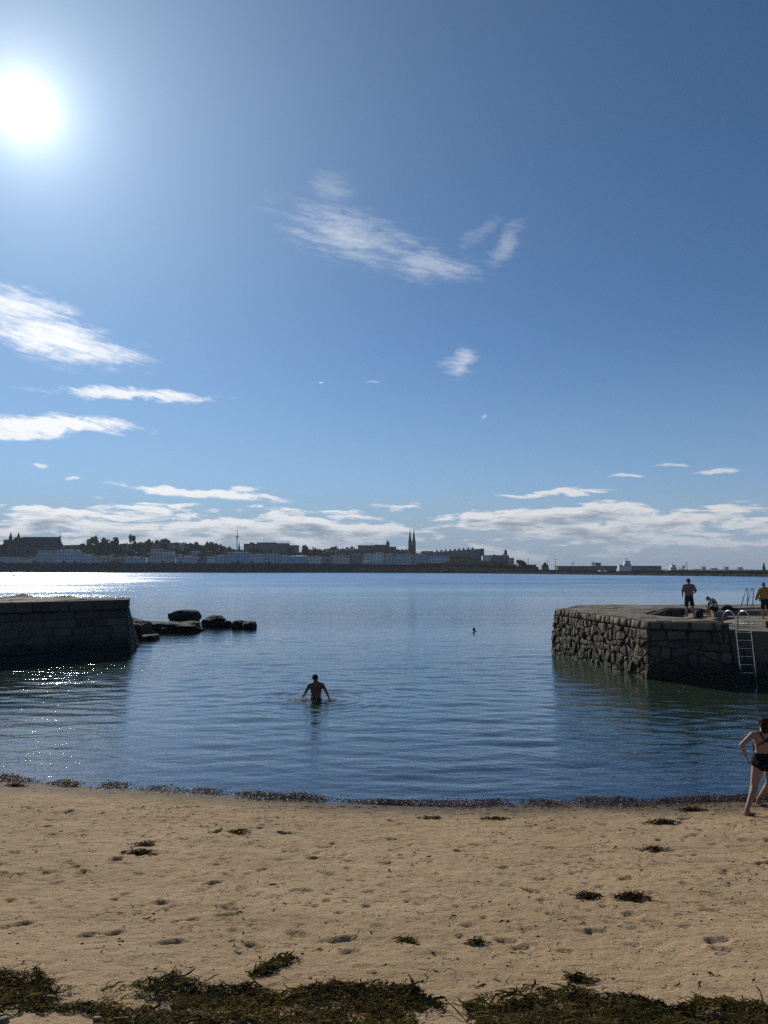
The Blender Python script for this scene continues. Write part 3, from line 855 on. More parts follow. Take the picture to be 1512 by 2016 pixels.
def slab_mesh(poly, z0, ztop, tilt=0.012):
    """a paving slab with a small worn chamfer"""
    n = len(poly); cx = sum(p[0] for p in poly) / n; cy = sum(p[1] for p in poly) / n
    V = []; ch = 0.025
    tx, ty = random.uniform(-tilt, tilt), random.uniform(-tilt, tilt); dz = random.uniform(-.012, .014)
    def zt(x, y): return ztop(x, y) + dz + tx * (x - cx) + ty * (y - cy)
    inset = []
    for p in poly:
        d = math.hypot(p[0] - cx, p[1] - cy) or 1; k = max(0.0, 1 - 0.035 / d)
        inset.append((cx + (p[0] - cx) * k, cy + (p[1] - cy) * k))
    V += [(p[0], p[1], z0) for p in poly] + [(p[0], p[1], zt(*p) - ch) for p in poly] + [(p[0], p[1], zt(*p)) for p in inset]
    F = []
    for r in range(2):
        for i in range(n):
            F.append((r * n + i, r * n + (i + 1) % n, (r + 1) * n + (i + 1) % n, (r + 1) * n + i))
    F.append(tuple(range(2 * n, 3 * n)))
    me = bpy.data.meshes.new('paving_slab'); me.from_pydata(V, [], F); me.update()
    return me

def pave(parent, outline, along, row_d, wid, ztop, z0, mat, gap=0.03, skip=None, name='paving_slab', lim=(0.04)):
    """rows of irregular slabs clipped to a convex outline; rows run along the given direction"""
    ax = Vector((along[0], along[1])).normalized(); ay = Vector((-ax.y, ax.x))
    us = [ax.x * p[0] + ax.y * p[1] for p in outline]; vs = [ay.x * p[0] + ay.y * p[1] for p in outline]
    v = min(vs); cnt = 0
    while v < max(vs):
        h = random.uniform(*row_d); u = min(us) - random.uniform(0, wid[1])
        while u < max(us):
            w = random.uniform(*wid)
            sk = random.uniform(-.06, .06)
            q = [(u + gap / 2, v + gap / 2), (u + w - gap / 2, v + gap / 2), (u + w - gap / 2 + sk, v + h - gap / 2), (u + gap / 2 + sk, v + h - gap / 2)]
            poly = clip_poly([(ax.x * a + ay.x * b, ax.y * a + ay.y * b) for a, b in q], outline)
            if len(poly) >= 3:
                area = 0.5 * abs(sum(poly[i][0] * poly[(i + 1) % len(poly)][1] - poly[(i + 1) % len(poly)][0] * poly[i][1] for i in range(len(poly))))
                if area > lim:
                    link(bpy.data.objects.new(name, slab_mesh(poly, z0, ztop)), parent).data.materials.append(mat); cnt += 1
            u += w
        v += h
    return cnt

def V3(p, z): return Vector((p[0], p[1], z))

# ------------------------------------------------------------------ the right-hand pier
RT = 2.28
rp = thing('stone_pier', 'rough stone pier with lit rubble end wall on the right', 'pier', (13, 38, 0))
def sub(o, p): o.location = -Vector(p.location); return o
# everything below is laid out in world metres; one carrier keeps the offset
def reloc(parent):
    for ch in parent.children:
        ch.matrix_parent_inverse = Matrix.Translation(-Vector(parent.location))
A = (10.74, 31.1); B = (9.20, 41.3); E = (11.6, 46.2); Fp = (34, 47.5)
N1 = (13.62, 30.32)                     # the step down to the bathing place
T1 = (12.60, 36.3); T2 = (15.5, 41.7); T3 = (34, 43.2); G = (34, 21.0); N2 = (16.2, 29.3)
Aw = (10.55, 30.85); Bw = (8.98, 41.5)
core = MB()
ins = 0.16
core.prism([(A[0] + ins, A[1] + ins), (N1[0], N1[1] + ins), (T1[0] - ins, T1[1]), (T1[0] - ins + .4, T1[1] + 2), (E[0] + 0.4, E[1] - ins), (B[0] + ins, B[1])], -2.6, RT - 0.22)
core.build('core', M['mortar'], rp)
core = MB(); core.prism([(T1[0] + .2, T1[1]), (T2[0], T2[1] + ins), (T3[0], T3[1] + ins), (34, 47.2), (E[0] + .3, E[1] - ins)], -2.6, RT - 0.2)
core.build('core', M['mortar'], rp)
core = MB(); core.prism([(N1[0] - .05, N1[1] + ins), (N2[0], N2[1] + ins), (G[0], G[1] + ins), (34, 43.0), (T2[0], T2[1] - .05), (T1[0] + .05, T1[1])], -2.6, 1.45)
core.build('core', M['mortar'], rp)
# rubble end wall facing the harbour mouth, 1.8 m of uneven courses under a coping of upright stones
rowsR = [0.0, 0.13, 0.27, 0.39, 0.52, 0.64, 0.77, 0.89, 1.0]
zt = RT - 0.36
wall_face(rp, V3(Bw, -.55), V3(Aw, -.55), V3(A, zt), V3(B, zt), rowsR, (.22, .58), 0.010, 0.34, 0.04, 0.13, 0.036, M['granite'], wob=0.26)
wall_face(rp, V3(B, zt + .015), V3(A, zt + .015), V3((A[0] + .03, A[1]), RT), V3((B[0] + .03, B[1]), RT), [0, 1], (.28, .66), 0.035, 0.55, 0.06, 0.22, 0.026, M['paving'], name='coping_stone')
# front wall in shade
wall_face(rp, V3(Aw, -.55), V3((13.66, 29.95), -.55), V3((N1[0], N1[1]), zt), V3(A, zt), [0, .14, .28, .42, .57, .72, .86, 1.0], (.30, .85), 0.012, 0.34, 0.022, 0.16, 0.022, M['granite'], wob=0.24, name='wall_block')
wall_face(rp, V3(A, zt + .015), V3(N1, zt + .015), V3(N1, RT), V3(A, RT), [0, 1], (.7, 1.3), 0.035, 0.6, 0.04, 0.2, 0.014, M['paving'], name='coping_stone')
# beyond the step the wall stands lower
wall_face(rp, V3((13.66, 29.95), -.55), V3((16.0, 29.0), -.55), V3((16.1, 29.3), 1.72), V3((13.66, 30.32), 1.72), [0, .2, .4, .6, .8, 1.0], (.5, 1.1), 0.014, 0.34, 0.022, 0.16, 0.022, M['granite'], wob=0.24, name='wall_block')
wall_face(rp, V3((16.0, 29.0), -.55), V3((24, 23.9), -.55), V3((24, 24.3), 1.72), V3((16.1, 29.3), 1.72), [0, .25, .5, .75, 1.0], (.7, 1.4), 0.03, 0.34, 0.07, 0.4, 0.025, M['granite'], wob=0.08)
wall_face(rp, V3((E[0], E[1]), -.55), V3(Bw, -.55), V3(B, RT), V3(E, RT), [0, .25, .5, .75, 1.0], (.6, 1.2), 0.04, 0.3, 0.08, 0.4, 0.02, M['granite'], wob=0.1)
# faces of the sunken bathing place
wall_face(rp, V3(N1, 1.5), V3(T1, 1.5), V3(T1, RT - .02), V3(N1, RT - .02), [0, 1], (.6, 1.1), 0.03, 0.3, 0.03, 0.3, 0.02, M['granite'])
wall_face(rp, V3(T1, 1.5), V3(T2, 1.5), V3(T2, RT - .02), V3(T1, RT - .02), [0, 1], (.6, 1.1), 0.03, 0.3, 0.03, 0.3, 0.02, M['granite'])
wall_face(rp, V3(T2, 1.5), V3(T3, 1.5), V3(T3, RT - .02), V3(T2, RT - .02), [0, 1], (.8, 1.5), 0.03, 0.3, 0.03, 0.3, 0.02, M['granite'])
# paving
def topz(x, y): return RT + 0.02 * math.sin(x * 1.3) * math.cos(y * .9) - 0.004 * (y - 36)
i5 = 0.0
pave(rp, [(A[0] + .34, A[1] + .3), (N1[0] - .05, N1[1] + .35), (T1[0] - .3, T1[1]), (B[0] + 0.5, B[1] - .1)], (1, .12), (.55, .95), (.7, 1.6), topz, RT - .3, M['paving'])
pave(rp, [(B[0] + .5, B[1] - .07), (T1[0] - .3, T1[1] + .02), (T2[0] - .05, T2[1] + .3), (T2[0] - .05, 46.3), (E[0] + .1, E[1] - .1)], (1, .12), (.55, .95), (.7, 1.7), topz, RT - .3, M['paving'])
pave(rp, [(T2[0] - .03, T2[1] + .3), (34, T3[1] + .3), (34, 47.4), (T2[0] - .03, 46.3)], (1, .08), (.6, 1.0), (.8, 2.0), topz, RT - .3, M['paving'])
def sst(t): t = min(1, max(0, t)); return t * t * (3 - 2 * t)
def lowz(x, y): return 2.0 + 0.015 * math.sin(x * 1.7 + y) - 0.38 * sst((y - 34.2) / 2.0) * sst((16.4 - x) / .9)
pave(rp, [(13.70, 30.36), (24, 24.4), (24, 42.2), (T2[0] + .05, T2[1] - .05), (T1[0] + .08, T1[1])], (1, -.25), (.8, 1.3), (.9, 1.9), lowz, 1.3, M['paving'])
# stone seat and the raised stones right of the ladder
for (x0, x1, y0, y1, z0, z1) in [(17.15, 18.1, 39.6, 40.3, 1.95, 2.27), (18.13, 19.2, 39.62, 40.3, 1.95, 2.26), (19.23, 20.6, 39.6, 40.3, 1.95, 2.27), (16.52, 17.1, 38.25, 38.95, 1.95, 2.26)]:
    m_ = MB().box(x0, x1, y0, y1, z0, z1).build('seat_stone', M['paving'], rp)
for (poly, z1) in [([(15.55, 31.3), (17.1, 30.7), (17.5, 31.8), (15.9, 32.3)], 2.26), ([(17.15, 30.68), (19.2, 29.8), (19.6, 30.9), (17.55, 31.78)], 2.3), ([(15.3, 29.2), (16.6, 28.5), (17.0, 29.3), (15.7, 29.85)], 2.05)]:
    me = slab_mesh(poly, 1.6, lambda x, y: z1, 0.03); me.materials.append(M['granite']); link(bpy.data.objects.new('stone', me), rp)
reloc(rp)

# a sheet of water left standing on the low paving
pd = [(15.75 + .55 * math.cos(a) * (1 + .2 * math.sin(3 * a)), 33.6 + .45 * math.sin(a) * (1 + .15 * math.cos(2 * a))) for a in [i * math.pi / 10 for i in range(20)]]
M['puddle'] = pmat('still_water', (0.02, 0.025, 0.03), (0.03, 0.035, 0.04), 3, 0.04, 0, 1, 2, 0, 0.5)
tag(MB().prism(pd, 1.98, 2.03).build('puddle', M['puddle']), 'shallow puddle on the low paving behind the ladder', None, None, 'structure')

# ------------------------------------------------------------------ ladder
LX, LY = 13.93, 29.75
ld = thing('pool_ladder', 'shiny steel ladder with hooped rails on the pier wall', 'ladder', (LX, LY, 0))
face = Vector((0.90, -0.20, 0)).normalized(); inw = Vector((-0.30, 0.95, 0)).normalized()
def rail(sx, foot_z, low):
    o = face * sx; pts = []
    pts.append(o + inw * (-0.22) + Vector((0, 0, low))); pts.append(o + inw * (-0.1) + Vector((0, 0, 0.75))); pts.append(o + inw * 0.02 + Vector((0, 0, 1.9))); pts.append(o + inw * 0.04 + Vector((0, 0, 2.42)))
    for i in range(1, 10):
        a = math.pi * i / 10
        pts.append(o + inw * (0.04 + 0.33 * (1 - math.cos(a))) + Vector((0, 0, 2.42 + 0.34 * math.sin(a))))
    pts.append(o + inw * 0.71 + Vector((0, 0, foot_z)))
    return pts
for sx, fz, lo in ((-0.27, RT - .01, 0.35), (0.27, 2.0, -0.5)):
    MB().tube(rail(sx, fz, lo), 0.024, 10).build('rail', M['steel'], ld, True)
for i in range(6):
    z = 0.42 + i * 0.305
    k = inw * (-0.13 + 0.16 * (z - .42) / 1.5)
    MB().tube([face * -0.27 + k + Vector((0, 0, z)), face * 0.27 + k + Vector((0, 0, z))], 0.02, 8).build('rung', M['steel'], ld, True)

# grab rails at the seaward side
hr = thing('handrail', 'slanting metal grab rails beyond the seated figure', 'handrail', at(1478, 1190, 44.5))
hr.location.z = RT
for dx in (0.0, 0.32):
    MB().tube([(dx - .62, -.1, -.1), (dx - .2, .25, .75), (dx - .02, .4, .98), (dx + .10, .5, .95), (dx + .10, .5, .7), (dx - .12, .2, -.1)], 0.026, 8).build('rail', M['painted_rail'], hr, True)

# ------------------------------------------------------------------ the left-hand pier
LT = 2.76
lp = thing('stone_pier', 'dark shaded stone pier of squared blocks on the left', 'pier', (-20, 41, 0))
a1 = (-13.95, 41.6); a0 = (-38.0, 21.0)                 # top front edge, right to left
w1 = (-13.2, 40.2); w0 = (-37.2, 19.6)                  # foot of the battered front
e1 = (-14.85, 44.6); ew1 = (-13.95, 44.6); b0_ = (-40, 43.6)
core = MB(); core.prism([(-38.1, 21.3), (-14.2, 41.85), (-15.05, 44.4), (-39.5, 43.3)], -2.6, LT - .35); core.build('core', M['mortar'], lp)
core = MB(); core.add([(-37.4, 19.95, -1), (-13.5, 40.5, -1), (-14.2, 44.3, -1), (-38, 43.3, -1), (-38.05, 21.25, 2.2), (-14.2, 41.8, 2.2), (-15.05, 44.3, 2.2), (-39, 43.3, 2.2)],
                      [(0, 3, 2, 1), (4, 5, 6, 7), (0, 1, 5, 4), (1, 2, 6, 5), (2, 3, 7, 6), (3, 0, 4, 7)]); core.build('core', M['mortar'], lp)
cz = LT - .56
rowsL = [0, .15, .30, .44, .58, .72, .86, 1.0]
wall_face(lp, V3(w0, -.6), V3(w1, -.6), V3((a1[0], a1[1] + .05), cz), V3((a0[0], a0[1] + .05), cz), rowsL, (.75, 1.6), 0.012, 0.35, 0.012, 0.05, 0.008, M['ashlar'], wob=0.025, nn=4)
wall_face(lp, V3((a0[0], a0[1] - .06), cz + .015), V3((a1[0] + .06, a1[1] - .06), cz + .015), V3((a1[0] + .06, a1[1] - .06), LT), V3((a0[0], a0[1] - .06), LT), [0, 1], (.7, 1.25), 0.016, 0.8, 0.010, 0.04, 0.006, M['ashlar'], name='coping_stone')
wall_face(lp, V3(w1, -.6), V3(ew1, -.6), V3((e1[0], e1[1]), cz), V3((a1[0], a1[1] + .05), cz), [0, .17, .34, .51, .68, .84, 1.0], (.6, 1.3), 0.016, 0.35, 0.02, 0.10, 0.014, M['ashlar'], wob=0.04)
wall_face(lp, V3((a1[0] + .06, a1[1] - .03), cz + .015), V3((e1[0] + .06, e1[1]), cz + .015), V3((e1[0] + .06, e1[1]), LT), V3((a1[0] + .06, a1[1] - .03), LT), [0, 1], (.8, 1.2), 0.016, 0.6, 0.010, 0.04, 0.006, M['ashlar'], name='coping_stone')
def ltop(x, y): return LT + 0.02 * math.sin(x * .8) + 0.015 * math.sin(y * 1.9)
pave(lp, [(-38.1, 21.8), (-14.5, 41.9), (-15.0, 44.4), (-30, 46.3), (-40, 43.5)], (1, .86), (.75, 1.25), (.9, 2.2), ltop, LT - .4, M['paving'])
reloc(lp)

# ------------------------------------------------------------------ rocks
def rock(label, px0, px1, ytop, ybase, sy, seed, rough=.22, dz=-.35, sub_=4, name='boulder', rz=0.0):
    base = ground((px0 + px1) / 2, ybase, 0.0); D = base.y + sy * .7
    w = (px1 - px0) / FOC * D / 2; h = EYE - (ytop - 1120) / FOC * D
    me = lumpy(w * .94, sy, (h - dz) / 2 * .95, seed, sub_, rough, .5, 1.7, False)
    o = obj(name, me, M['rock']); o.location = (base.x * D / base.y, D, (h + dz) / 2); o.rotation_euler = (0, 0, rz)
    return tag(o, label, 'rock', 'rocks off the left pier')
rock('largest flat-topped boulder standing in the water off the left pier', 331, 394, 1199, 1226, 1.3, 3, .13)
rock('low humped rock just right of the largest boulder', 399, 444, 1212, 1236, 1.0, 14, .22)
rock('small rock touching the right side of the low humped rock', 428, 456, 1219, 1236, .6, 5, .2)
rock('left half of the split rounded rock pair farthest right', 455, 484, 1219, 1238, .8, 26, .10)
rock('right half of the split rounded rock pair farthest right', 477, 506, 1221, 1239, .8, 37, .10)
rock('long flat rock ledge running out from the left pier', 262, 400, 1222, 1246, 2.2, 48, .20, -.5, 5)
rock('small jagged rock at the tip of the flat ledge', 382, 403, 1234, 1242, .5, 9, .25)
rock('dark rock heaped against the end of the left pier', 240, 292, 1216, 1258, 1.8, 10, .25, -.5)
rock('thin low rock slab in the water beside the pier foot', 270, 312, 1247, 1261, .8, 11, .2, -.3)
rock('stubby rock between the pier foot and the ledge', 268, 300, 1240, 1252, .9, 12, .25, -.3)
for i, (a, b, w_, hh) in enumerate([(27, 1134, 8, 3), (10, 1135, 4, 2), (47, 1135, 5, 2)]):
    g = ground(a, b + 1, 0.0); s = w_ / FOC * g.y / 2
    o = obj('boulder', lumpy(s, s * .8, hh / FOC * g.y, 60 + i, 3), M['rock']); o.location = (g.x, g.y, 0)
    tag(o, ['dark skerry in the sun glitter near the far shore, the widest', 'dark skerry in the sun glitter at the left edge, smallest', 'dark skerry in the sun glitter, rightmost of three'][i], 'rock', 'skerries in the bay')
# rocks showing beyond the left pier's deck
for i, (a, b, w_, hh) in enumerate([(30, 1172, 90, 5), (120, 1173, 80, 4), (185, 1175, 22, 3)]):
    D = 60; p = at(a, b, D); s = w_ / FOC * D / 2
    h = EYE - (b - hh - 1120) / FOC * D - .18
    o = obj('boulder', lumpy(s, 2.0, (h + .4) / 2, 70 + i, 4, .12), M['rock']); o.location = (p.x, D + 1, (h - .4) / 2)
    tag(o, ['long low rock behind the left pier deck at frame edge', 'low rock behind the middle of the left pier deck', 'short dark rock behind the end of the left pier deck'][i], 'rock', 'rocks behind the left pier')
# white wash where the swell meets rubble and rocks
M['wash'] = M['foam']
sp = []
for i in range(60):
    s = random.random(); p = (lerp(Bw[0], Aw[0], s) - .05 - abs(random.gauss(0, .06)), lerp(Bw[1], Aw[1], s)); sp.append((p[0], p[1], random.uniform(.015, .05)))
for (a, b) in [(400, 1240), (425, 1238), (445, 1236), (398, 1228), (380, 1227), (365, 1226), (350, 1225), (310, 1260)]:
    for _ in range(6):
        g = ground(a + random.gauss(0, 8), b + random.gauss(0, 1.0)); sp.append((g.x, g.y, random.uniform(.03, .12)))
fleck_object('sea_wash', 'white wash along the foot of walls and rocks', sp)

# ================================================================== PEOPLE
_sph = None
def sph_pts():
    global _sph
    if _sph is None:
        bm = bmesh.new(); bmesh.ops.create_icosphere(bm, subdivisions=2, radius=1.0)
        _sph = [v.co.copy() for v in bm.verts]; bm.free()
    return _sph

class Flesh:
    """overlapping hulls that are fused into one continuous surface"""
    def __init__(s): s.bm = bmesh.new()
    def hull(s, pts):
        b = bmesh.new()
        for p in pts: b.verts.new(p)
        bmesh.ops.convex_hull(b, input=b.verts)
        loose = [v for v in b.verts if not v.link_faces]
        bmesh.ops.delete(b, geom=loose, context='VERTS')
        me = bpy.data.meshes.new('t'); b.to_mesh(me); b.free(); s.bm.from_mesh(me); bpy.data.meshes.remove(me)
    def cap(s, p0, r0, p1, r1):
        p0, p1 = Vector(p0), Vector(p1)
        s.hull([p0 + q * r0 for q in sph_pts()] + [p1 + q * r1 for q in sph_pts()])
    def chain(s, *pr):
        for (p0, r0), (p1, r1) in zip(pr, pr[1:]): s.cap(p0, r0, p1, r1)
    def ell(s, c, r, rot=None):
        c = Vector(c); mt = rot or Matrix.Identity(3)
        s.hull([c + mt @ Vector((q.x * r[0], q.y * r[1], q.z * r[2])) for q in sph_pts()])
    def loft(s, secs):
        """secs: (centre, rx, ry[, frame]) ellipses joined pairwise"""
        def ring(sec):
            c = Vector(sec[0]); fr = sec[3] if len(sec) > 3 else Matrix.Identity(3)
            return [c + fr @ Vector((math.cos(a) * sec[1], math.sin(a) * sec[2], 0)) for a in [i * math.pi / 10 for i in range(20)]]
        for a, b in zip(secs, secs[1:]): s.hull(ring(a) + ring(b))
    def build(s, name, mat, parent, voxel=0.0125, smooth=3):
        me = bpy.data.meshes.new(name); s.bm.to_mesh(me); s.bm.free()
        o = bpy.data.objects.new('tmp', me); COL.objects.link(o)
        r = o.modifiers.new('r', 'REMESH'); r.mode = 'VOXEL'; r.voxel_size = voxel
        if smooth:
            q = o.modifiers.new('s', 'SMOOTH'); q.factor = 0.5; q.iterations = smooth
        dg = bpy.context.evaluated_depsgraph_get(); dg.update()
        out = bpy.data.meshes.new_from_object(o.evaluated_get(dg)); out.name = name
        bpy.data.objects.remove(o); bpy.data.meshes.remove(me)
        out.polygons.foreach_set('use_smooth', [True] * len(out.polygons))
        out.materials.clear(); out.materials.append(mat)
        return link(bpy.data.objects.new(name, out), parent)

def hand(F, wrist, d, palm, thumb, curl=0.5, k=1.0):
    """palm, four unequal bent fingers and a thumb from the side of the palm"""
    d = Vector(d).normalized(); palm = Vector(palm); palm = (palm - d * palm.dot(d)).normalized(); side = Vector(thumb); side = (side - d * side.dot(d)).normalized()
    w = Vector(wrist)
    pc = w + d * .085 * k
    pts = []
    for a in (-1, 1):
        for t, hw in ((.01, .024), (.095, .040)):
            pts += [w + d * t * k + side * a * hw * k + palm * b * .012 * k for b in (-1, 1)]
    F.hull(pts)
    for i, L in enumerate((.072, .080, .074, .058)):
        o = w + d * .092 * k + side * (.031 - i * .0205) * k
        m1 = o + (d * math.cos(curl * .5) + palm * math.sin(curl * .5)) * L * .5 * k + side * (.012 - .007 * i) * k
        m2 = m1 + (d * math.cos(curl * 1.5) + palm * math.sin(curl * 1.5)) * L * .5 * k
        F.chain((o, .0098 * k), (m1, .0088 * k), (m2, .0075 * k))
    o = w + d * .03 * k + side * .026 * k
    m1 = o + (d * .55 + side * .75 + palm * .3).normalized() * .042 * k; m2 = m1 + (d * .85 + side * .3 + palm * .35).normalized() * .034 * k
    F.chain((o, .0125 * k), (m1, .0105 * k), (m2, .0085 * k))

def head(F, c, fwd=(0, 1, 0), up=(0, 0, 1), k=1.0, neck=None):
    f = Vector(fwd).normalized(); u = Vector(up); u = (u - f * u.dot(f)).normalized(); r = f.cross(u)
    c = Vector(c); fr = Matrix((r, f, u)).transposed()
    F.ell(c + u * .025 * k - f * .008 * k, (.076 * k, .096 * k, .092 * k), fr)          # skull
    F.hull([c + r * sx * .052 * k + f * .055 * k + u * -.01 * k for sx in (-1, 1)] + [c + r * sx * .028 * k + f * .083 * k - u * .098 * k for sx in (-1, 1)] +
           [c + r * sx * .056 * k - f * .02 * k - u * .055 * k for sx in (-1, 1)] + [c + f * .085 * k + u * .05 * k])  # jaw and face
    F.hull([c + f * .083 * k + u * .02 * k, c + f * .112 * k - u * .025 * k, c + f * .085 * k - u * .035 * k + r * .016 * k, c + f * .085 * k - u * .035 * k - r * .016 * k, c + f * .06 * k])   # nose
    F.cap(c + f * .088 * k - u * .058 * k - r * .018 * k, .008 * k, c + f * .088 * k - u * .058 * k + r * .018 * k, .008 * k)      # mouth
    F.cap(c + f * .078 * k + u * .026 * k - r * .035 * k, .012 * k, c + f * .078 * k + u * .026 * k + r * .035 * k, .012 * k)      # brow
    for sx in (-1, 1):
        F.ell(c + r * sx * .080 * k - u * .005 * k - f * .005 * k, (.010 * k, .020 * k, .031 * k), fr)
    if neck is not None:
        F.cap(c - u * .05 * k - f * .02 * k, .056 * k, neck, .066 * k)
    return fr

def foot(F, ankle, d, k=1.0):
    a = Vector(ankle); d = Vector(d).normalized(); s = Vector((d.y, -d.x, 0))
    F.hull([a + q * .042 * k for q in sph_pts()[::2]] + [a - d * .055 * k + s * x * .028 * k - Vector((0, 0, .075 * k)) for x in (-1, 1)] + [a + d * .05 * k + s * x * .038 * k - Vector((0, 0, .075 * k)) for x in (-1, 1)] + [a + d * .04 * k - Vector((0, 0, .02 * k))])
    F.hull([a + d * .04 * k + s * x * .040 * k - Vector((0, 0, z * k)) for x in (-1, 1) for z in (.03, .076)] + [a + d * .165 * k + s * x * .044 * k - Vector((0, 0, z * k)) for x in (-1, 1) for z in (.058, .078)])
    for i in range(5):
        o = a + d * .16 * k + s * (-.036 + .018 * i) * k - Vector((0, 0, .067 * k)); F.cap(o, .010 * k, o + d * (.035 - .004 * abs(i - 1)) * k, .008 * k)

def skin(name, c, c2): 
    m = pmat(name, c, c2, 12, 0.55, 0.0015, 90, 4, 0, 0.4)
    m.node_tree.nodes['Principled BSDF'].inputs['Subsurface Weight'].default_value = 0.0
    return m
M['skin_tan'] = skin('skin_tan', (0.15, 0.072, 0.05), (0.18, 0.088, 0.062))
M['skin_pale'] = skin('skin_pale', (0.27, 0.155, 0.11), (0.31, 0.18, 0.13))
M['hair_dark'] = pmat('hair_dark', (0.014, 0.010, 0.008), (0.026, 0.018, 0.013), 40, 0.85, 0.004, 120, 5, 0, 0.15)
M['hair_grey'] = pmat('hair_grey', (0.05, 0.04, 0.035), (0.09, 0.075, 0.065), 40, 0.6, 0.004, 120)
M['black_cloth'] = pmat('black_cloth', (0.010, 0.010, 0.012), (0.018, 0.018, 0.02), 14, 0.8, 0.004, 25)
M['swim_black'] = pmat('swimsuit_black', (0.006, 0.006, 0.007), (0.010, 0.010, 0.011), 14, 0.85, 0.001, 80, 5, 0, 0.15)
M['tshirt'] = pmat('dusty_pink_cotton', (0.16, 0.11, 0.103), (0.20, 0.14, 0.13), 5, 0.9, 0.008, 10)
M['mustard'] = pmat('mustard_cloth', (0.34, 0.175, 0.035), (0.42, 0.22, 0.05), 5, 0.85, 0.010, 9)
M['cap'] = pmat('dark_cap', (0.012, 0.013, 0.018), (0.02, 0.02, 0.026), 20, 0.8, 0.002, 60)
def stripe_mat():
    m, t, p, out = mat_base('striped_cotton')
    x, y, z = t.sep(t.node('ShaderNodeTexCoord').outputs['Object'])
    s = t.m('ABSOLUTE', t.m('SUBTRACT', t.m('FRACT', t.m('MULTIPLY', t.m('ADD', y, t.m('MULTIPLY', z, 0.28)), 9.5)), 0.5))
    c = t.mix(t.rng(s, 0.28, 0.33), rgb(0.014, 0.016, 0.02), rgb(0.55, 0.56, 0.55)); t.l.new(c, p.inputs['Base Color']); p.inputs['Roughness'].default_value = 0.9
    return m
M['stripes'] = stripe_mat()

# ---- man wading, seen from behind, waist deep; arms spread to the water
W = WADER.copy()
floor = float(beach_z(W.x, W.y))
wd = thing('person', 'bare-backed person in dark trunks wading waist deep into the sea', 'person', (W.x, W.y, floor), 0.0)
wd.scale = (1.13, 1.1, 1.0)
F = Flesh()
hz = -floor                                    # waterline in the person's own height
# lay the body out from the waterline up: hips just at the water
F.loft([((0, 0, hz - .14), .165, .115), ((0, 0, hz - .02), .172, .12), ((0, 0, hz + .10), .150, .108), ((0, .01, hz + .22), .152, .108), ((0, .02, hz + .36), .182, .122), ((0, .01, hz + .47), .200, .11), ((0, .0, hz + .54), .150, .085)])
for sx in (-1, 1):
    F.ell((sx * .185, 0, hz + .50), (.068, .07, .07)); F.chain(((0.02 * sx, 0, hz + .57), .055), ((sx * .185, 0, hz + .505), .062))
    F.ell((sx * .085, -.075, hz + .42), (.085, .05, .11))                      # shoulder blades
    F.chain(((sx * .10, 0, hz - .10), .088), ((sx * .11, .02 + .1 * sx, .46), .058), ((sx * .11, -.03 + .12 * sx, .09), .04)); foot(F, (sx * .11, -.03 + .12 * sx, .08), (0.1 * sx, 1, 0))
el = (-.30, .0, hz + .27); wr_ = (-.415, .06, hz + .06)
F.chain(((-.195, 0, hz + .50), .056), (el, .041), (wr_, .027)); hand(F, wr_, Vector((-.4, .2, -1)), (0.6, 0.5, 0), (0, 1, 0.2), .5)
el = (.31, -.02, hz + .27); wr_ = (.40, -.01, hz + .05)
F.chain(((.195, 0, hz + .50), .056), (el, .041), (wr_, .027)); hand(F, wr_, Vector((.3, .1, -1)), (-0.6, 0.5, 0), (0, 1, 0.2), .5)
head(F, (-.03, .03, hz + .725), (-.12, 1, -.08), k=1.1, neck=(0, -.005, hz + .57))
F.cap((-.02, 0, hz + .66), .066, (0, -.01, hz + .53), .085)
F.build('body', M['skin_tan'], wd)
F = Flesh(); F.ell((-.032, .008, hz + .775), (.084, .104, .084)); F.ell((-.03, -.02, hz + .735), (.078, .08, .07)); F.build('hair', M['hair_dark'], wd, .009)
F = Flesh(); F.loft([((0, 0, hz - .20), .178, .128), ((0, 0, hz - .02), .182, .131), ((0, 0, hz + .065), .166, .122)])
for sx in (-1, 1): F.cap((sx * .10, 0, hz - .12), .10, (sx * .11, .02 + .08 * sx, hz - .36), .085)
F.build('swim_trunks', M['black_cloth'], wd, .011)

# the splash he makes
spl_v = []; spl_f = []
ico = bmesh.new(); bmesh.ops.create_icosphere(ico, subdivisions=1, radius=1.0)
ico.verts.ensure_lookup_table()
iv = [v.co.copy() for v in ico.verts]; iff = [[v.index for v in f.verts] for f in ico.faces]; ico.free()
pts = []
for _ in range(420):                               # churned up at his right hand
    a = random.gauss(-.62, .26); pts.append((a, random.gauss(.0, .14), abs(random.gauss(0, .06)) + .005, random.uniform(.004, .017)))
for _ in range(120):
    a = random.gauss(-.26, .12); pts.append((a, random.gauss(.05, .12), abs(random.gauss(0, .05)), random.uniform(.005, .02)))
for _ in range(240):
    a = random.gauss(.47, .14); pts.append((a, random.gauss(.0, .12), abs(random.gauss(0, .05)) + .003, random.uniform(.005, .019)))
for _ in range(40): pts.append((random.gauss(1.05, .3), random.gauss(.0, .1), abs(random.gauss(0, .01)), random.uniform(.004, .010)))
for (a, b, c, r) in pts:
    n0 = len(spl_v); sq = random.uniform(.5, 1.0); st = random.uniform(1, 2.0)
    spl_v += [(q.x * r * st + a, q.y * r + b, q.z * r * sq + c) for q in iv]; spl_f += [[i + n0 for i in f] for f in iff]
sp_o = obj('splash', mesh_np('splash', spl_v, spl_f, True), M['foam']); sp_o.location = (W.x, W.y, 0)
tag(sp_o, 'white splash thrown up around the wading person', 'splash', None, 'stuff')

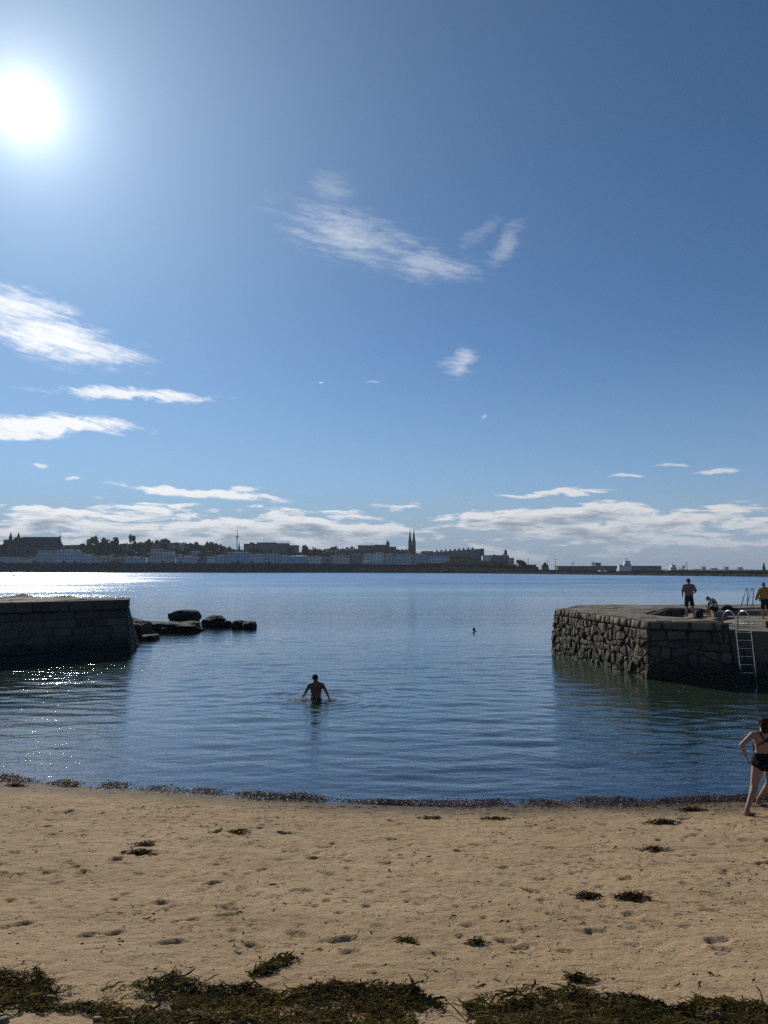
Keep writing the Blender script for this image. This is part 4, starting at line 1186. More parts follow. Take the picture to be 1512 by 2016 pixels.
# ---- swimmer farther out: head and shoulders above the water, body stretched out behind
s_ = SWIMMER
sw = thing('person', 'lone swimmer with only a dark head above the water', 'person', (s_.x, s_.y, 0))
F = Flesh()
head(F, (0, .02, .13), (-1, .4, .05), neck=(.08, .0, -.02))
F.loft([((.10, 0, -.02), .07, .12, Matrix.Rotation(R(80), 3, 'Y')), ((.22, 0, -.09), .11, .19, Matrix.Rotation(R(80), 3, 'Y')), ((.55, 0, -.18), .10, .16, Matrix.Rotation(R(80), 3, 'Y')), ((.78, 0, -.22), .10, .165, Matrix.Rotation(R(80), 3, 'Y'))])
for sy in (-1, 1):
    F.chain(((.80, sy * .09, -.22), .085), ((1.2, sy * .12, -.30), .055), ((1.6, sy * .12, -.34), .035)); 
    F.chain(((.18, sy * .18, -.09), .055), ((-.02, sy * .34, -.16), .04), ((-.20, sy * .25, -.14), .028)); hand(F, (-.20, sy * .25, -.14), (-1, -.2 * sy, 0), (0, 0, -1), (0, -sy, 0), .3)
F.build('body', M['skin_tan'], sw)
F = Flesh(); F.ell((.01, .015, .178), (.092, .086, .08)); F.ell((.04, .0, .14), (.07, .076, .075)); F.build('hair', M['hair_dark'], sw, .009)

# ---- man in a cap, from behind, on the pier
def standing(root, k, skinm, arms, legs, top=True):
    pass
p0 = Vector((13.62, 34.3, RT - .01)); p0.x = (1353 - 756) / FOC * 34.3
cm = thing('person', 'standing person in a cap, pinkish shirt and black shorts on the pier', 'person', p0, R(4))
F = Flesh()
F.loft([((0, 0, .86), .165, .12), ((0, 0, .95), .172, .13), ((0, 0, 1.10), .165, .13), ((0, .01, 1.25), .185, .135), ((0, .0, 1.38), .195, .115), ((0, -.01, 1.45), .12, .08)])
for sx, kx in ((-1, .0), (1, .05)):
    F.chain(((sx * .10, 0, .86), .09), ((sx * .115 + kx * .5, .01, .49), .062), ((sx * .12 + kx, -.01, .28), .056), ((sx * .125 + kx * 1.4, -.02, .09), .036)); foot(F, (sx * .125 + kx * 1.4, -.02, .08), (.25 * sx, 1, 0))
F.chain(((-.20, 0, 1.38), .055), ((-.29, -.02, 1.12), .042), ((-.25, .10, .93), .028)); hand(F, (-.25, .10, .93), (.2, .7, -.7), (1, 0, 0), (0, 1, 1), .6)
F.chain(((.20, 0, 1.38), .055), ((.31, -.02, 1.13), .042), ((.20, .14, .97), .028)); hand(F, (.20, .14, .97), (-.5, .7, -.3), (-1, 0, 0), (0, 1, 1), .6)
head(F, (0, .03, 1.585), (-.35, 1, -.25), neck=(0, -.01, 1.43))
F.build('body', M['skin_pale'], cm)
F = Flesh()
F.loft([((0, 0, .93), .188, .148), ((0, 0, 1.06), .190, .150), ((0, .01, 1.24), .205, .152), ((0, .0, 1.38), .215, .130), ((0, -.01, 1.455), .125, .09)])
F.chain(((-.19, 0, 1.375), .082), ((-.275, -.015, 1.16), .075)); F.chain(((.19, 0, 1.375), .082), ((.295, -.015, 1.17), .075))
F.build('shirt', M['tshirt'], cm, .011)
F = Flesh()
F.loft([((0, 0, .80), .185, .145), ((0, 0, .965), .182, .142)])
for sx, kx in ((-1, .0), (1, .03)): F.cap((sx * .095, 0, .82), .105, (sx * .115 + kx, .01, .53), .095)
F.build('shorts', M['black_cloth'], cm, .011)
F = Flesh(); F.ell((0, .02, 1.635), (.086, .108, .070)); F.hull([Vector((-.075 - .03, .075, 1.625)), Vector((.03, .10, 1.625)), Vector((-.11, .17, 1.600)), Vector((.0, .20, 1.600)), Vector((-.09, .10, 1.64)), Vector((.0, .12, 1.64))]); F.build('cap', M['cap'], cm, .008, 2)
F = Flesh(); F.ell((0, -.03, 1.575), (.074, .062, .06)); F.build('hair', M['hair_dark'], cm, .009)

# ---- seated figure in a striped shirt, bent forward to the left
s0 = Vector((0, 38.6, 2.0)); s0.x = (1400 - 756) / FOC * 38.6
st = thing('person', 'crouched person in black and white striped shirt on the pier', 'person', s0, R(0))
# sits on the stone seat (0.27 high), facing left (-x)
F = Flesh()
spine = [((.10, 0, .37), .135, .165), ((.11, 0, .50), .125, .15), ((.06, 0, .66), .12, .155), ((-.04, 0, .80), .125, .18), ((-.12, 0, .87), .085, .12)]
F.loft([(c, a, b, Matrix.Rotation(R(-ang), 3, 'Y')) for (c, a, b), ang in zip(spine, (0, 5, 25, 45, 55))])
for sy in (-1, 1):
    F.chain(((.06, sy * .10, .38), .088), ((-.30, sy * .14, .50), .062), ((-.27, sy * .14, .28), .055), ((-.24, sy * .14, .09), .036)); foot(F, (-.24, sy * .14, .08), (-1, .1 * sy, 0))
    F.chain(((-.06, sy * .19, .78), .054), ((-.16, sy * .24, .55), .041), ((-.33, sy * .12, .46), .028)); hand(F, (-.33, sy * .12, .46), (-.8, -.2 * sy, -.5), (0, 0, -1), (0, -sy, .3), .6)
head(F, (-.27, 0, .90), (-.75, 0, -.66), (-.66, 0, .75), neck=(-.12, 0, .86))
F.build('body', M['skin_pale'], st)
F = Flesh(); F.loft([(c, a + .022, b + .022, Matrix.Rotation(R(-ang), 3, 'Y')) for (c, a, b), ang in zip(spine, (0, 5, 25, 45, 55))])
for sy in (-1, 1): F.chain(((-.05, sy * .185, .775), .078), ((-.13, sy * .235, .60), .068))
F.build('shirt', M['stripes'], st, .011)
F = Flesh(); F.hull([Vector((.10, 0, .36)) + Vector((q.x * .16, q.y * .19, q.z * .10)) for q in sph_pts()])
for sy in (-1, 1): F.cap((.06, sy * .10, .38), .105, (-.22, sy * .135, .475), .085)
F.build('shorts', M['black_cloth'], st, .011)
F = Flesh(); F.ell((-.262, 0, .945), (.095, .086, .075)); F.ell((-.215, 0, .93), (.06, .08, .06)); F.build('hair', M['hair_dark'], st, .009)

# ---- figure in a mustard jacket at the right edge
j0 = Vector((0, 36.4, 2.01)); j0.x = (1502 - 756) / FOC * 36.4
jk = thing('person', 'person in mustard jacket and black shorts at the right pier edge', 'person', j0, R(-12))
F = Flesh()
F.loft([((0, 0, .88), .165, .12), ((0, 0, .98), .17, .13), ((0, .01, 1.14), .16, .125), ((0, .05, 1.30), .185, .13), ((0, .08, 1.43), .19, .11), ((0, .09, 1.50), .11, .08)])
for sx, kx in ((-1, 0), (1, .02)):
    F.chain(((sx * .10, 0, .88), .09), ((sx * .11, .02, .50), .060), ((sx * .11, .0, .28), .055), ((sx * .115 + kx, -.02, .09), .036)); foot(F, (sx * .115 + kx, -.02, .08), (.2 * sx, 1, 0))
F.chain(((-.20, .07, 1.41), .055), ((-.31, .06, 1.15), .042), ((-.36, .12, .93), .028)); hand(F, (-.36, .12, .93), (-.2, .3, -1), (1, .3, 0), (0, 1, 0), .5)
F.chain(((.20, .07, 1.41), .055), ((.29, .05, 1.15), .042), ((.24, .2, .97), .028)); hand(F, (.24, .2, .97), (-.3, .8, -.4), (-1, 0, 0), (0, 1, 1), .5)
head(F, (-.02, .14, 1.635), (.1, 1, -.25), neck=(0, .07, 1.48))
F.build('body', M['skin_pale'], jk)
F = Flesh()
F.loft([((-.03, 0, .98), .20, .15), ((-.02, .01, 1.14), .195, .15), ((0, .05, 1.30), .21, .15), ((0, .08, 1.44), .215, .125), ((0, .085, 1.525), .12, .09)])
F.chain(((-.19, .07, 1.40), .088), ((-.305, .06, 1.15), .078), ((-.355, .11, .97), .07)); F.chain(((.19, .07, 1.40), .088), ((.285, .05, 1.16), .076), ((.25, .17, 1.0), .066))
F.hull([Vector((-.22 + .05 * math.cos(a), .12 * math.sin(a), z)) for a in [i * .7 for i in range(9)] for z in (.86, 1.05)])
F.build('jacket', M['mustard'], jk, .012)
F = Flesh(); F.loft([((0, 0, .84), .185, .142), ((0, 0, 1.0), .182, .14)])
for sx in (-1, 1): F.cap((sx * .095, 0, .84), .105, (sx * .11, .02, .56), .095)
F.build('shorts', M['black_cloth'], jk, .011)
F = Flesh(); F.ell((-.02, .12, 1.69), (.08, .095, .065)); F.ell((-.02, .09, 1.65), (.074, .07, .07)); F.build('hair', M['hair_grey'], jk, .009)

# ---- woman walking to the right along the water, seen from behind
fx, fy = sand_at(1470, 1603)
gx, gy = sand_at(1512, 1591)
wz = float(beach_z(fx, fy))
KW = 1.0
ox = (1485 - 756) / FOC * (fy + .05)
wm = thing('person', 'person in a black strappy swimsuit walking along the shore', 'person', (ox, fy + .05, wz), 0.0)
lf = Vector(((fx - ox) / 1.16, -.05, .0)); wm.scale = (1.16, 1.16, 1.0)
F = Flesh()
hipz = .88
F.loft([((.035, 0, .80), .155, .115), ((.03, 0, hipz), .182, .128), ((.03, 0, .98), .160, .115), ((.03, .0, 1.08), .128, .10), ((.035, .01, 1.20), .138, .105), ((.04, .02, 1.32), .165, .105), ((.04, .01, 1.395), .115, .07)])
for sx in (-1, 1): F.ell((.03 + sx * .08, -.085, .87), (.088, .065, .09))
# back leg (left), heel lifting, toes on the sand
hip = Vector((-.055, 0, .86)); knee = Vector((-.125, .02, .47)); ank = Vector((lf.x - .02, lf.y - .06, .11))
F.chain((hip, .098), (hip.lerp(knee, .5), .080), (knee, .056), (knee.lerp(ank, .3) + Vector((0, -.02, 0)), .055), (ank, .034)); foot(F, (ank.x, ank.y, .083), (.75, .6, 0))
# leading leg (right)
gz = float(beach_z(gx, gy)) - wz
hip = Vector((.12, 0, .86)); knee = Vector((.18, .16, .48)); ank = Vector((.20, gy - fy + .08, .10 + gz))
F.chain((hip, .098), (hip.lerp(knee, .5), .080), (knee, .056), (knee.lerp(ank, .3) + Vector((0, -.02, 0)), .055), (ank, .034)); foot(F, (ank.x, ank.y, .083 + gz), (.6, .8, 0))
# left arm bent behind, elbow out to the left
sh = Vector((-.125, .01, 1.355)); elb = Vector((-.335, -.06, 1.19)); wrs = Vector((-.262, -.03, .985))
F.cap((.0, .0, 1.375), .05, sh, .054)
F.chain((sh, .052), (elb, .037), (wrs, .026)); hand(F, wrs, (.35, .1, -.9), (.8, .3, 0), (.3, .9, 0), .9)
sh = Vector((.205, .02, 1.355)); elb = Vector((.36, .10, 1.17)); wrs = Vector((.36, .30, 1.06))
F.cap((.08, .0, 1.375), .05, sh, .054); F.chain((sh, .052), (elb, .037), (wrs, .026)); hand(F, wrs, (-.1, 1, -.1), (-.8, .3, 0), (0, .1, 1), .7)
head(F, (.065, .045, 1.535), (.55, .85, -.1), k=.97, neck=(.045, .0, 1.38))
F.build('body', M['skin_pale'], wm, .010)
# hair gathered up under a headband and falling at the nape
F = Flesh(); F.ell((.062, .028, 1.572), (.090, .104, .090)); F.ell((.045, -.035, 1.525), (.080, .062, .085)); F.ell((.035, -.045, 1.45), (.058, .042, .075)); F.ell((.02, -.05, 1.615), (.05, .048, .04))
F.build('hair', M['hair_dark'], wm, .009)
me = MB().tube([(.062 + .094 * math.cos(a), .022 + .108 * math.sin(a), 1.567 + .02 * math.sin(a)) for a in [i * math.pi / 12 for i in range(25)]], .008, 6); me.build('headband', M['swim_black'], wm, True)
# swimsuit: bottom, side panel and crossed straps
F = Flesh()
F.loft([((.035, 0, .745), .135, .105), ((.032, 0, .81), .186, .146), ((.03, -.004, hipz), .196, .154), ((.03, 0, .97), .174, .132), ((.03, 0, 1.05), .148, .114)])
for sx in (-1, 1): F.ell((.03 + sx * .08, -.080, .865), (.096, .074, .10))
F.build('swimsuit', M['swim_black'], wm, .010)
side = wm.children[-1]
F = Flesh(); F.loft([((.105, .0, .99), .085, .116), ((.11, .0, 1.09), .058, .109), ((.115, .01, 1.20), .066, .112), ((.12, .02, 1.26), .055, .11)]); F.loft([((.035, .05, 1.0), .14, .075), ((.035, .055, 1.2), .145, .085), ((.04, .06, 1.30), .12, .072)]); F.build('panel', M['swim_black'], side, .010)
for pts in ([(-.105, -.055, 1.19), (-.04, -.096, 1.225), (.02, -.100, 1.265), (.08, -.088, 1.335), (.115, -.04, 1.41), (.12, .03, 1.425)],
            [(.15, -.085, 1.18), (.08, -.100, 1.225), (.02, -.101, 1.265), (-.02, -.092, 1.32), (-.045, -.05, 1.40), (-.045, .03, 1.425)]):
    MB().tube(pts, .010, 6).build('strap', M['swim_black'], side, True)

# ---- bag and clothes on the stone seat
b0 = Vector((0, 39.9, 2.26)); b0.x = (1430 - 756) / FOC * 39.9
bg_ = thing('bag', 'dark holdall and clothes heaped beside the striped shirt person', 'bag', b0)
o = obj('holdall', lumpy(.30, .19, .13, 81, 3, .14), M['black_cloth'], bg_); o.location = (-.1, 0, .11)
o = obj('towel', lumpy(.24, .16, .07, 82, 3, .25), M['cap'], bg_); o.location = (.28, 0, .05)
MB().tube([(-.30, -.02, .15), (-.22, -.02, .27), (-.02, -.02, .30), (.1, -.02, .17)], .014, 6).build('handle', M['black_cloth'], bg_, True)
b1 = Vector((0, 37.9, 2.0)); b1.x = (1372 - 756) / FOC * 37.9
rk = thing('bag', 'dark rucksack on the low paving between the two figures', 'bag', b1)
o = obj('sack', lumpy(.20, .15, .21, 83, 3, .12), M['black_cloth'], rk); o.location = (0, 0, .19)
MB().tube([(-.08, -.13, .1), (-.09, -.17, .22), (-.06, -.12, .36)], .015, 6).build('strap', M['cap'], rk, True)

# ================================================================== THE FAR SHORE
SHX = [-2500, -900, -474, -33, 60, 118, 140, 160]
SHY = [1050, 965, 940, 890, 800, 705, 690, 720]
def shore(x): return np.interp(x, SHX, SHY)
HPX = [-2500, -900, -474, -330, -230, -120, -40, 40, 110, 150, 190]
HPZ = [30, 44, 42, 46, 34, 30, 30, 27, 20, 12, 3]
WTX = [-2500, -474, -120, 0, 60, 118, 160]
WTZ = [11, 10.6, 9.8, 8.6, 7.0, 5.0, 3.0]
def land_z(x, y):
    x = np.asarray(x, dtype=float); y = np.asarray(y, dtype=float)
    t = y - shore(x); wt = np.interp(x, WTX, WTZ); H = np.interp(x, HPX, HPZ)
    z = np.where(t < 0, -3.0, np.where(t < 22, -2 + (wt + 2) * np.clip(t / 22, 0, 1) ** 0.7, wt))
    s = np.clip((t - 55) / 230, 0, 1); s = s * s * (3 - 2 * s)
    return z + np.where(t > 22, (H - wt) * s, 0)
lx = np.concatenate([np.linspace(-2500, -760, 30), np.linspace(-740, 200, 236)])
ly = np.concatenate([np.linspace(640, 860, 56), np.linspace(862, 1010, 60), np.linspace(1016, 1300, 40), np.linspace(1340, 2600, 10)])
X, Y = np.meshgrid(lx, ly)
Z = land_z(X, Y)
tt = Y - shore(X)
Z = Z + np.where((tt > 0) & (tt < 24), 0.9 * vnoise(X / 4, Y / 3, 5) + 0.6 * vnoise(X / 11, Y / 6, 6), 0) + np.where(tt > 60, 1.0 * vnoise(X / 30, Y / 30, 7), 0)
def land_mat():
    m, t, p, out = mat_base('headland')
    ge = t.node('ShaderNodeNewGeometry').outputs['Position']; z = t.sep(ge)[2]
    n = t.noise(ge, 0.08, 5, 0.65)
    up = t.mix(t.rng(n, .4, .6), rgb(0.014, 0.020, 0.008), rgb(0.026, 0.029, 0.013))
    rk = t.mix(t.rng(t.noise(ge, 0.5, 5, 0.7), .35, .65), rgb(0.016, 0.015, 0.013), rgb(0.034, 0.031, 0.027))
    rk = t.mix(t.rng(z, 2.2, 0.4), rk, rgb(0.014, 0.014, 0.011))
    c = t.mix(t.rng(t.m('ADD', z, t.m('MULTIPLY', n, 6.0)), 9.0, 12.5), rk, up)
    t.l.new(c, p.inputs['Base Color']); p.inputs['Roughness'].default_value = 1.0; p.inputs['Specular IOR Level'].default_value = 0.0
    return m
M['land'] = land_mat()
tag(obj('headland', grid_mesh('headland', lx, ly, Z, False), M['land']), 'dark rocky shore and wooded slope across the bay', None, None, 'structure')

# promenade wall along the far shore
M['far_wall'] = pmat('far_sea_wall', (0.03, 0.028, 0.026), (0.055, 0.052, 0.046), 0.3, 1.0, 0, 1, 5, 0, 0.0)
def strip_wall(name, label, x0, x1, off, h0, h1, thick, n=60):
    mb = MB(); P = np.linspace(x0, x1, n)
    y = shore(P) + off; zt_ = np.interp(P, WTX, WTZ)
    V = []
    for a, b, c in zip(P, y, zt_):
        V += [(a, b, c + h0), (a, b, c + h1), (a, b + thick, c + h1), (a, b + thick, c + h0)]
    Fc = []
    for i in range(n - 1):
        for k in range(4):
            Fc.append((i * 4 + k, i * 4 + 4 + k, i * 4 + 4 + (k + 1) % 4, i * 4 + (k + 1) % 4))
    mb.add(V, Fc)
    return tag(mb.build(name, M['far_wall']), label, 'wall')
strip_wall('sea_wall', 'long dark promenade wall above the rocks of the far shore', -760, 60, 19.0, -5.5, 1.0, .8)

# ------------------------------------------------------------------ far buildings
def tone(name, c, r=0.85): 
    if name not in M: M[name] = pmat(name, tuple(v * .92 for v in c), tuple(min(1, v * 1.06) for v in c), 0.25, r, 0, 1, 3, 0)
    return M[name]
TONES = {'white': (0.74, 0.75, 0.76), 'cream': (0.62, 0.59, 0.51), 'blue': (0.43, 0.55, 0.71), 'palegrey': (0.51, 0.53, 0.56), 'grey': (0.25, 0.25, 0.25), 'brown': (0.15, 0.125, 0.10),
         'granite_dark': (0.085, 0.08, 0.075), 'brick': (0.19, 0.11, 0.08), 'paleblue': (0.55, 0.65, 0.78), 'concrete': (0.20, 0.195, 0.185)}
for k, c in TONES.items(): tone('far_' + k, c)
M['slate'] = pmat('slate_roof', (0.04, 0.042, 0.05), (0.07, 0.072, 0.08), 0.5, 0.95, 0, 1, 4, 0.25, 0.1)
M['tile'] = pmat('tile_roof', (0.11, 0.075, 0.055), (0.15, 0.10, 0.075), 0.5, 0.95, 0, 1, 4, 0.25, 0.1)
M['pane'] = pmat('window_glass', (0.03, 0.035, 0.045), (0.05, 0.055, 0.065), 0.5, 0.15, 0, 1, 2, 0)
M['far_metal'] = pmat('far_metal', (0.10, 0.105, 0.115), (0.16, 0.165, 0.175), 0.5, 0.5, 0, 1, 2, 0)
M['white_roof'] = pmat('pale_sheet_roof', (0.55, 0.56, 0.57), (0.65, 0.66, 0.67), 0.4, 0.35, 0, 1, 2, 0)
_win = {}
def win_mesh(w, h):
    k = (round(w, 1), round(h, 1))
    if k not in _win:
        _win[k] = MB().box(-w / 2, w / 2, -.06, .10, 0, h).mesh('window'); _win[k].materials.append(M['pane'])
    return _win[k]

def building(name, label, px0, px1, ytop, D, wall='white', roof='slate', rh=2.4, depth=10.0, storeys=3, bays=None, chim=1, cat='house', group=None, base=None, kind='hip'):
    """a far house: x from the photograph, wall top at ytop, standing on the land at D metres"""
    a, b = at(px0, ytop, D), at(px1, ytop, D)
    cx, w = (a.x + b.x) / 2, b.x - a.x; top = a.z
    g = float(land_z(cx, D)) if base is None else base
    t = thing(name, label, cat, (cx, D, g), 0, group)
    H = top - g
    if H < 3.0: H = 3.0
    MB().box(-w / 2, w / 2, 0, depth, -3, H).build('wall', M['far_' + wall], t)
    r = MB(); e = .35
    if kind == 'gable':               # ridge along the street
        r.add([(-w / 2 - e, -e, H), (w / 2 + e, -e, H), (w / 2 + e, depth + e, H), (-w / 2 - e, depth + e, H), (-w / 2 - e, depth / 2, H + rh), (w / 2 + e, depth / 2, H + rh)], [(0, 1, 5, 4), (2, 3, 4, 5), (1, 2, 5), (3, 0, 4), (0, 3, 2, 1)])
    elif kind == 'front':             # gable towards the sea
        r.add([(-w / 2 - e, -e, H), (w / 2 + e, -e, H), (w / 2 + e, depth + e, H), (-w / 2 - e, depth + e, H), (0, -e, H + rh), (0, depth + e, H + rh)], [(0, 1, 4), (1, 2, 5, 4), (2, 3, 5), (3, 0, 4, 5), (0, 3, 2, 1)])
    elif kind == 'flat':
        r.box(-w / 2 - .2, w / 2 + .2, -.2, depth + .2, H + .003, H + .5)
    else:
        i = min(w / 2 - .2, depth / 2)
        r.add([(-w / 2 - e, -e, H), (w / 2 + e, -e, H), (w / 2 + e, depth + e, H), (-w / 2 - e, depth + e, H), (-w / 2 + i, depth / 2, H + rh), (w / 2 - i, depth / 2, H + rh)], [(0, 1, 5, 4), (1, 2, 5), (2, 3, 4, 5), (3, 0, 4), (0, 3, 2, 1)])
    ro = r.build('roof', M[roof], t)
    for i in range(chim):
        x = -w / 2 + w * (i + .5) / chim if chim > 1 else w * .32
        MB().box(x - .9, x + .9, depth * .42, depth * .58, H, H + rh + 1.3).build('chimney', M['far_' + ('brick' if (i + int(px0)) % 2 else 'grey')], ro)
    if storeys:
        nb = bays or max(2, int(w / 3.4)); sh = H / storeys
        for s in range(storeys):
            for i in range(nb):
                wo = link(bpy.data.objects.new('window', win_mesh(1.25, sh * .52)), t); wo.location = (-w / 2 + w * (i + .5) / nb, 0, s * sh + sh * .24)
    return t

TG = 'seafront houses across the bay'
rows = [
 # px0 px1 ytop D wall roof rh storeys kind label
 (-20, 33, 1096, 962, 'palegrey', 'slate', 3.5, 2, 'gable', 'low grey seafront house at the left edge, below the dark church'),
 (38, 74, 1098, 962, 'cream', 'slate', 3.0, 2, 'hip', 'low house with dark roof directly below the church'),
 (74, 110, 1083, 960, 'palegrey', 'slate', 1.2, 4, 'flat', 'tall pale block right below the church gable'),
 (110, 156, 1084, 960, 'paleblue', 'slate', 1.5, 4, 'hip', 'tall pale blue terrace right of the block below the church'),
 (156, 180, 1093, 960, 'paleblue', 'slate', 1.5, 3, 'hip', 'shorter blue house at the end of the tall pale terrace'),
 (181, 219, 1097, 960, 'palegrey', 'slate', 2.0, 2, 'hip', 'low grey seafront house below the round hill trees'),
 (222, 243, 1100, 958, 'grey', 'slate', 2.0, 2, 'hip', 'small dark house between low grey and blue seafront houses'),
 (245, 287, 1098, 957, 'blue', 'slate', 1.6, 2, 'hip', 'low long blue terrace left of the cream villa'),
 (297, 319, 1080, 962, 'cream', 'slate', 1.2, 4, 'flat', 'narrow tower-like cream villa rising over the seafront'),
 (319, 340, 1086, 961, 'white', 'slate', 3.0, 3, 'hip', 'white villa with dark hipped roof right of the tower-like villa'),
 (293, 343, 1095, 953, 'cream', 'slate', .8, 2, 'flat', 'broad low cream front at the foot of the villas'),
 (347, 390, 1097, 952, 'paleblue', 'slate', 1.5, 2, 'hip', 'low pale blue terrace right of the cream villas'),
 (391, 407, 1100, 950, 'grey', 'slate', 2.5, 2, 'front', 'small grey gabled house left of the mast'),
 (408, 425, 1095, 949, 'white', 'slate', 2.0, 2, 'front', 'small white gabled house just left of the mast'),
 (425, 446, 1094, 948, 'blue', 'slate', 1.2, 3, 'hip', 'narrow blue house left of the tall blue terrace'),
 (446, 491, 1088, 947, 'blue', 'slate', 1.2, 4, 'hip', 'tallest blue terrace at the foot of the mast'),
 (491, 521, 1092, 945, 'paleblue', 'slate', 1.2, 3, 'hip', 'pale blue terrace right of the tallest blue terrace'),
 (522, 526, 1089, 944, 'white', 'slate', .6, 3, 'flat', 'thin white stair tower between two terraces'),
 (526, 551, 1092, 944, 'palegrey', 'slate', 1.2, 3, 'hip', 'pale grey terrace right of the thin white tower'),
 (551, 569, 1094, 943, 'paleblue', 'slate', 1.2, 3, 'hip', 'short pale blue terrace below the broad modern block'),
 (569, 607, 1095, 941, 'blue', 'white_roof', 1.0, 3, 'hip', 'blue terrace with a gleaming pale roof'),
 (609, 635, 1096, 938, 'white', 'slate', 1.2, 3, 'hip', 'white house at the right end of the seafront terraces'),
 (636, 655, 1100, 936, 'grey', 'slate', 2.0, 2, 'gable', 'low dark house between white house and cream hall'),
 (655, 687, 1094, 932, 'cream', 'slate', 2.0, 3, 'hip', 'cream house left of the white bathing pavilion'),
 (690, 712, 1093, 938, 'grey', 'slate', 2.0, 3, 'hip', 'grey house behind the white bathing pavilion'),
 (714, 735, 1091, 940, 'palegrey', 'slate', 1.5, 3, 'hip', 'pale grey house below the hotel'),
 (735, 756, 1089, 938, 'paleblue', 'slate', 1.2, 4, 'hip', 'pale blue terrace below the hotel tower'),
 (758, 776, 1091, 936, 'palegrey', 'slate', 1.2, 3, 'hip', 'grey terrace left of the twin spires'),
 (777, 790, 1093, 934, 'paleblue', 'slate', 1.2, 3, 'hip', 'narrow blue house left below the twin spires'),
 (790, 812, 1092, 932, 'cream', 'slate', 1.4, 3, 'hip', 'cream terrace directly below the twin spires'),
 (814, 842, 1093, 930, 'palegrey', 'slate', 1.4, 3, 'hip', 'pale grey terrace right below the twin spires'),
 (843, 884, 1094, 928, 'paleblue', 'slate', 1.2, 2, 'flat', 'wide pale blue block left of the long wedge building'),
 (950, 965, 1094, 905, 'white', 'slate', .8, 3, 'flat', 'small white block at the tall end of the wedge building'),
 (965, 1002, 1096, 910, 'grey', 'slate', 2.0, 2, 'gable', 'long grey building below the clock tower'),
 (1000, 1012, 1099, 905, 'palegrey', 'slate', .8, 3, 'flat', 'small pale block right of the clock tower'),
]
for (p0_, p1_, yt, D, wl, rf, rh, sto, kd, lab) in rows:
    building('seafront_house', lab, p0_, p1_, yt, D, wl, rf, rh, 10, sto, None, 0 if kd == 'flat' else 2 if p1_ - p0_ > 24 else 1, 'house', TG, None, kd)
# white bathing pavilion by the rocks
building('bathing_pavilion', 'white flat-roofed bathing pavilion by the far rocks', 718, 750, 1103, 915, 'white', 'white_roof', .6, 8, 1, 6, 0, 'building', None, None, 'flat')
building('bathing_pavilion', 'low white annex left of the bathing pavilion', 713, 724, 1108, 908, 'white', 'white_roof', .6, 8, 1, 3, 0, 'building', None, None, 'flat')

# the hill houses: small roofs among trees
hr_ = random.Random(3)
hill = []
for i in range(90):
    px = hr_.uniform(115, 470) if i < 70 else hr_.uniform(590, 800)
    D = hr_.uniform(1000, 1140)
    x = (px - 756) / FOC * D
    hill.append((px, D, x))
for (px, D, x) in sorted(hill, key=lambda q: -q[1]):
    g = float(land_z(x, D)); w = hr_.uniform(7, 15); h = hr_.uniform(4.5, 7)
    hw = w / 2 / D * FOC
    yt = 1120 - (g + h - EYE) / D * FOC
    building('hill_house', 'small house with dark roof among trees on the far hill' if px < 480 else 'small roof crowded behind the seafront near the twin spires', px - hw, px + hw, yt, D, hr_.choice(['cream', 'white', 'grey', 'brick', 'palegrey', 'brown', 'grey', 'brown']), hr_.choice(['slate', 'slate', 'tile', 'slate']), hr_.uniform(2, 3.4), 9, 1 if hr_.random() < .5 else 2, 3, 1, 'house', 'houses on the far hill' if px < 480 else 'roofs behind the far seafront', None, hr_.choice(['hip', 'gable', 'gable', 'front']))

# dark church on the left
def P(px, py, D): return at(px, py, D)
D = 1020; g0 = P(76, 1056, D)
gz0 = float(land_z(g0.x, D))
ch = thing('church', 'big dark stone church with steep roof at the left of the far shore', 'church', (g0.x, D, gz0))
sx0, sx1 = (40 - 76) / FOC * D, (113 - 76) / FOC * D
rz_ = P(0, 1056.5, D).z - gz0; ez_ = P(0, 1078, D).z - gz0
MB().box(sx0, sx1, 0, 18, -4, ez_).build('wall', M['far_granite_dark'], ch)
MB().add([(sx0 - .5, -.5, ez_), (sx1, -.5, ez_), (sx1, 18.5, ez_), (sx0 - .5, 18.5, ez_), (sx0 - .5, 9, rz_), (sx1, 9, rz_)], [(0, 1, 5, 4), (2, 3, 4, 5), (3, 0, 4), (1, 2, 5), (0, 3, 2, 1)]) or None
r_ = MB(); r_.add([(sx0 - .5, -.5, ez_ + .01), (sx1 + .2, -.5, ez_ + .01), (sx1 + .2, 18.5, ez_ + .01), (sx0 - .5, 18.5, ez_ + .01), (sx0 - .5, 9, rz_), (sx1 + .2, 9, rz_)], [(0, 1, 5, 4), (2, 3, 4, 5), (3, 0, 4), (1, 2, 5), (0, 3, 2, 1)]); r_ = r_.build('roof', M['slate'], ch)
MB().box(sx1 - 1.2, sx1 + .8, 8.4, 9.6, rz_ - 1, rz_ + 1.0).build('gable_stone', M['far_granite_dark'], r_)
MB().box(sx1 - .5, sx1, 8.9, 9.2, rz_ + 1, rz_ + 3.0).box(sx1 - 1.0, sx1 + .5, 8.88, 9.22, rz_ + 1.9, rz_ + 2.3).build('cross', M['far_granite_dark'], r_)
MB().box((26 - 76) / FOC * D, sx0 - .02, 2, 16, -4, P(0, 1058, D).z - gz0).build('west_front', M['far_granite_dark'], ch)
for px in (19.5, 35):
    x = (px - 76) / FOC * D; zt_ = P(0, 1047, D).z - gz0
    MB().box(x - 1.6, x + 1.6, .5, 3.7, -4, zt_ - 6.0).build('turret', M['far_granite_dark'], ch)
    MB().cone((x, 2.1), zt_ - 6.0, zt_, 1.9, .1, 6).build('pinnacle', M['slate'], ch)
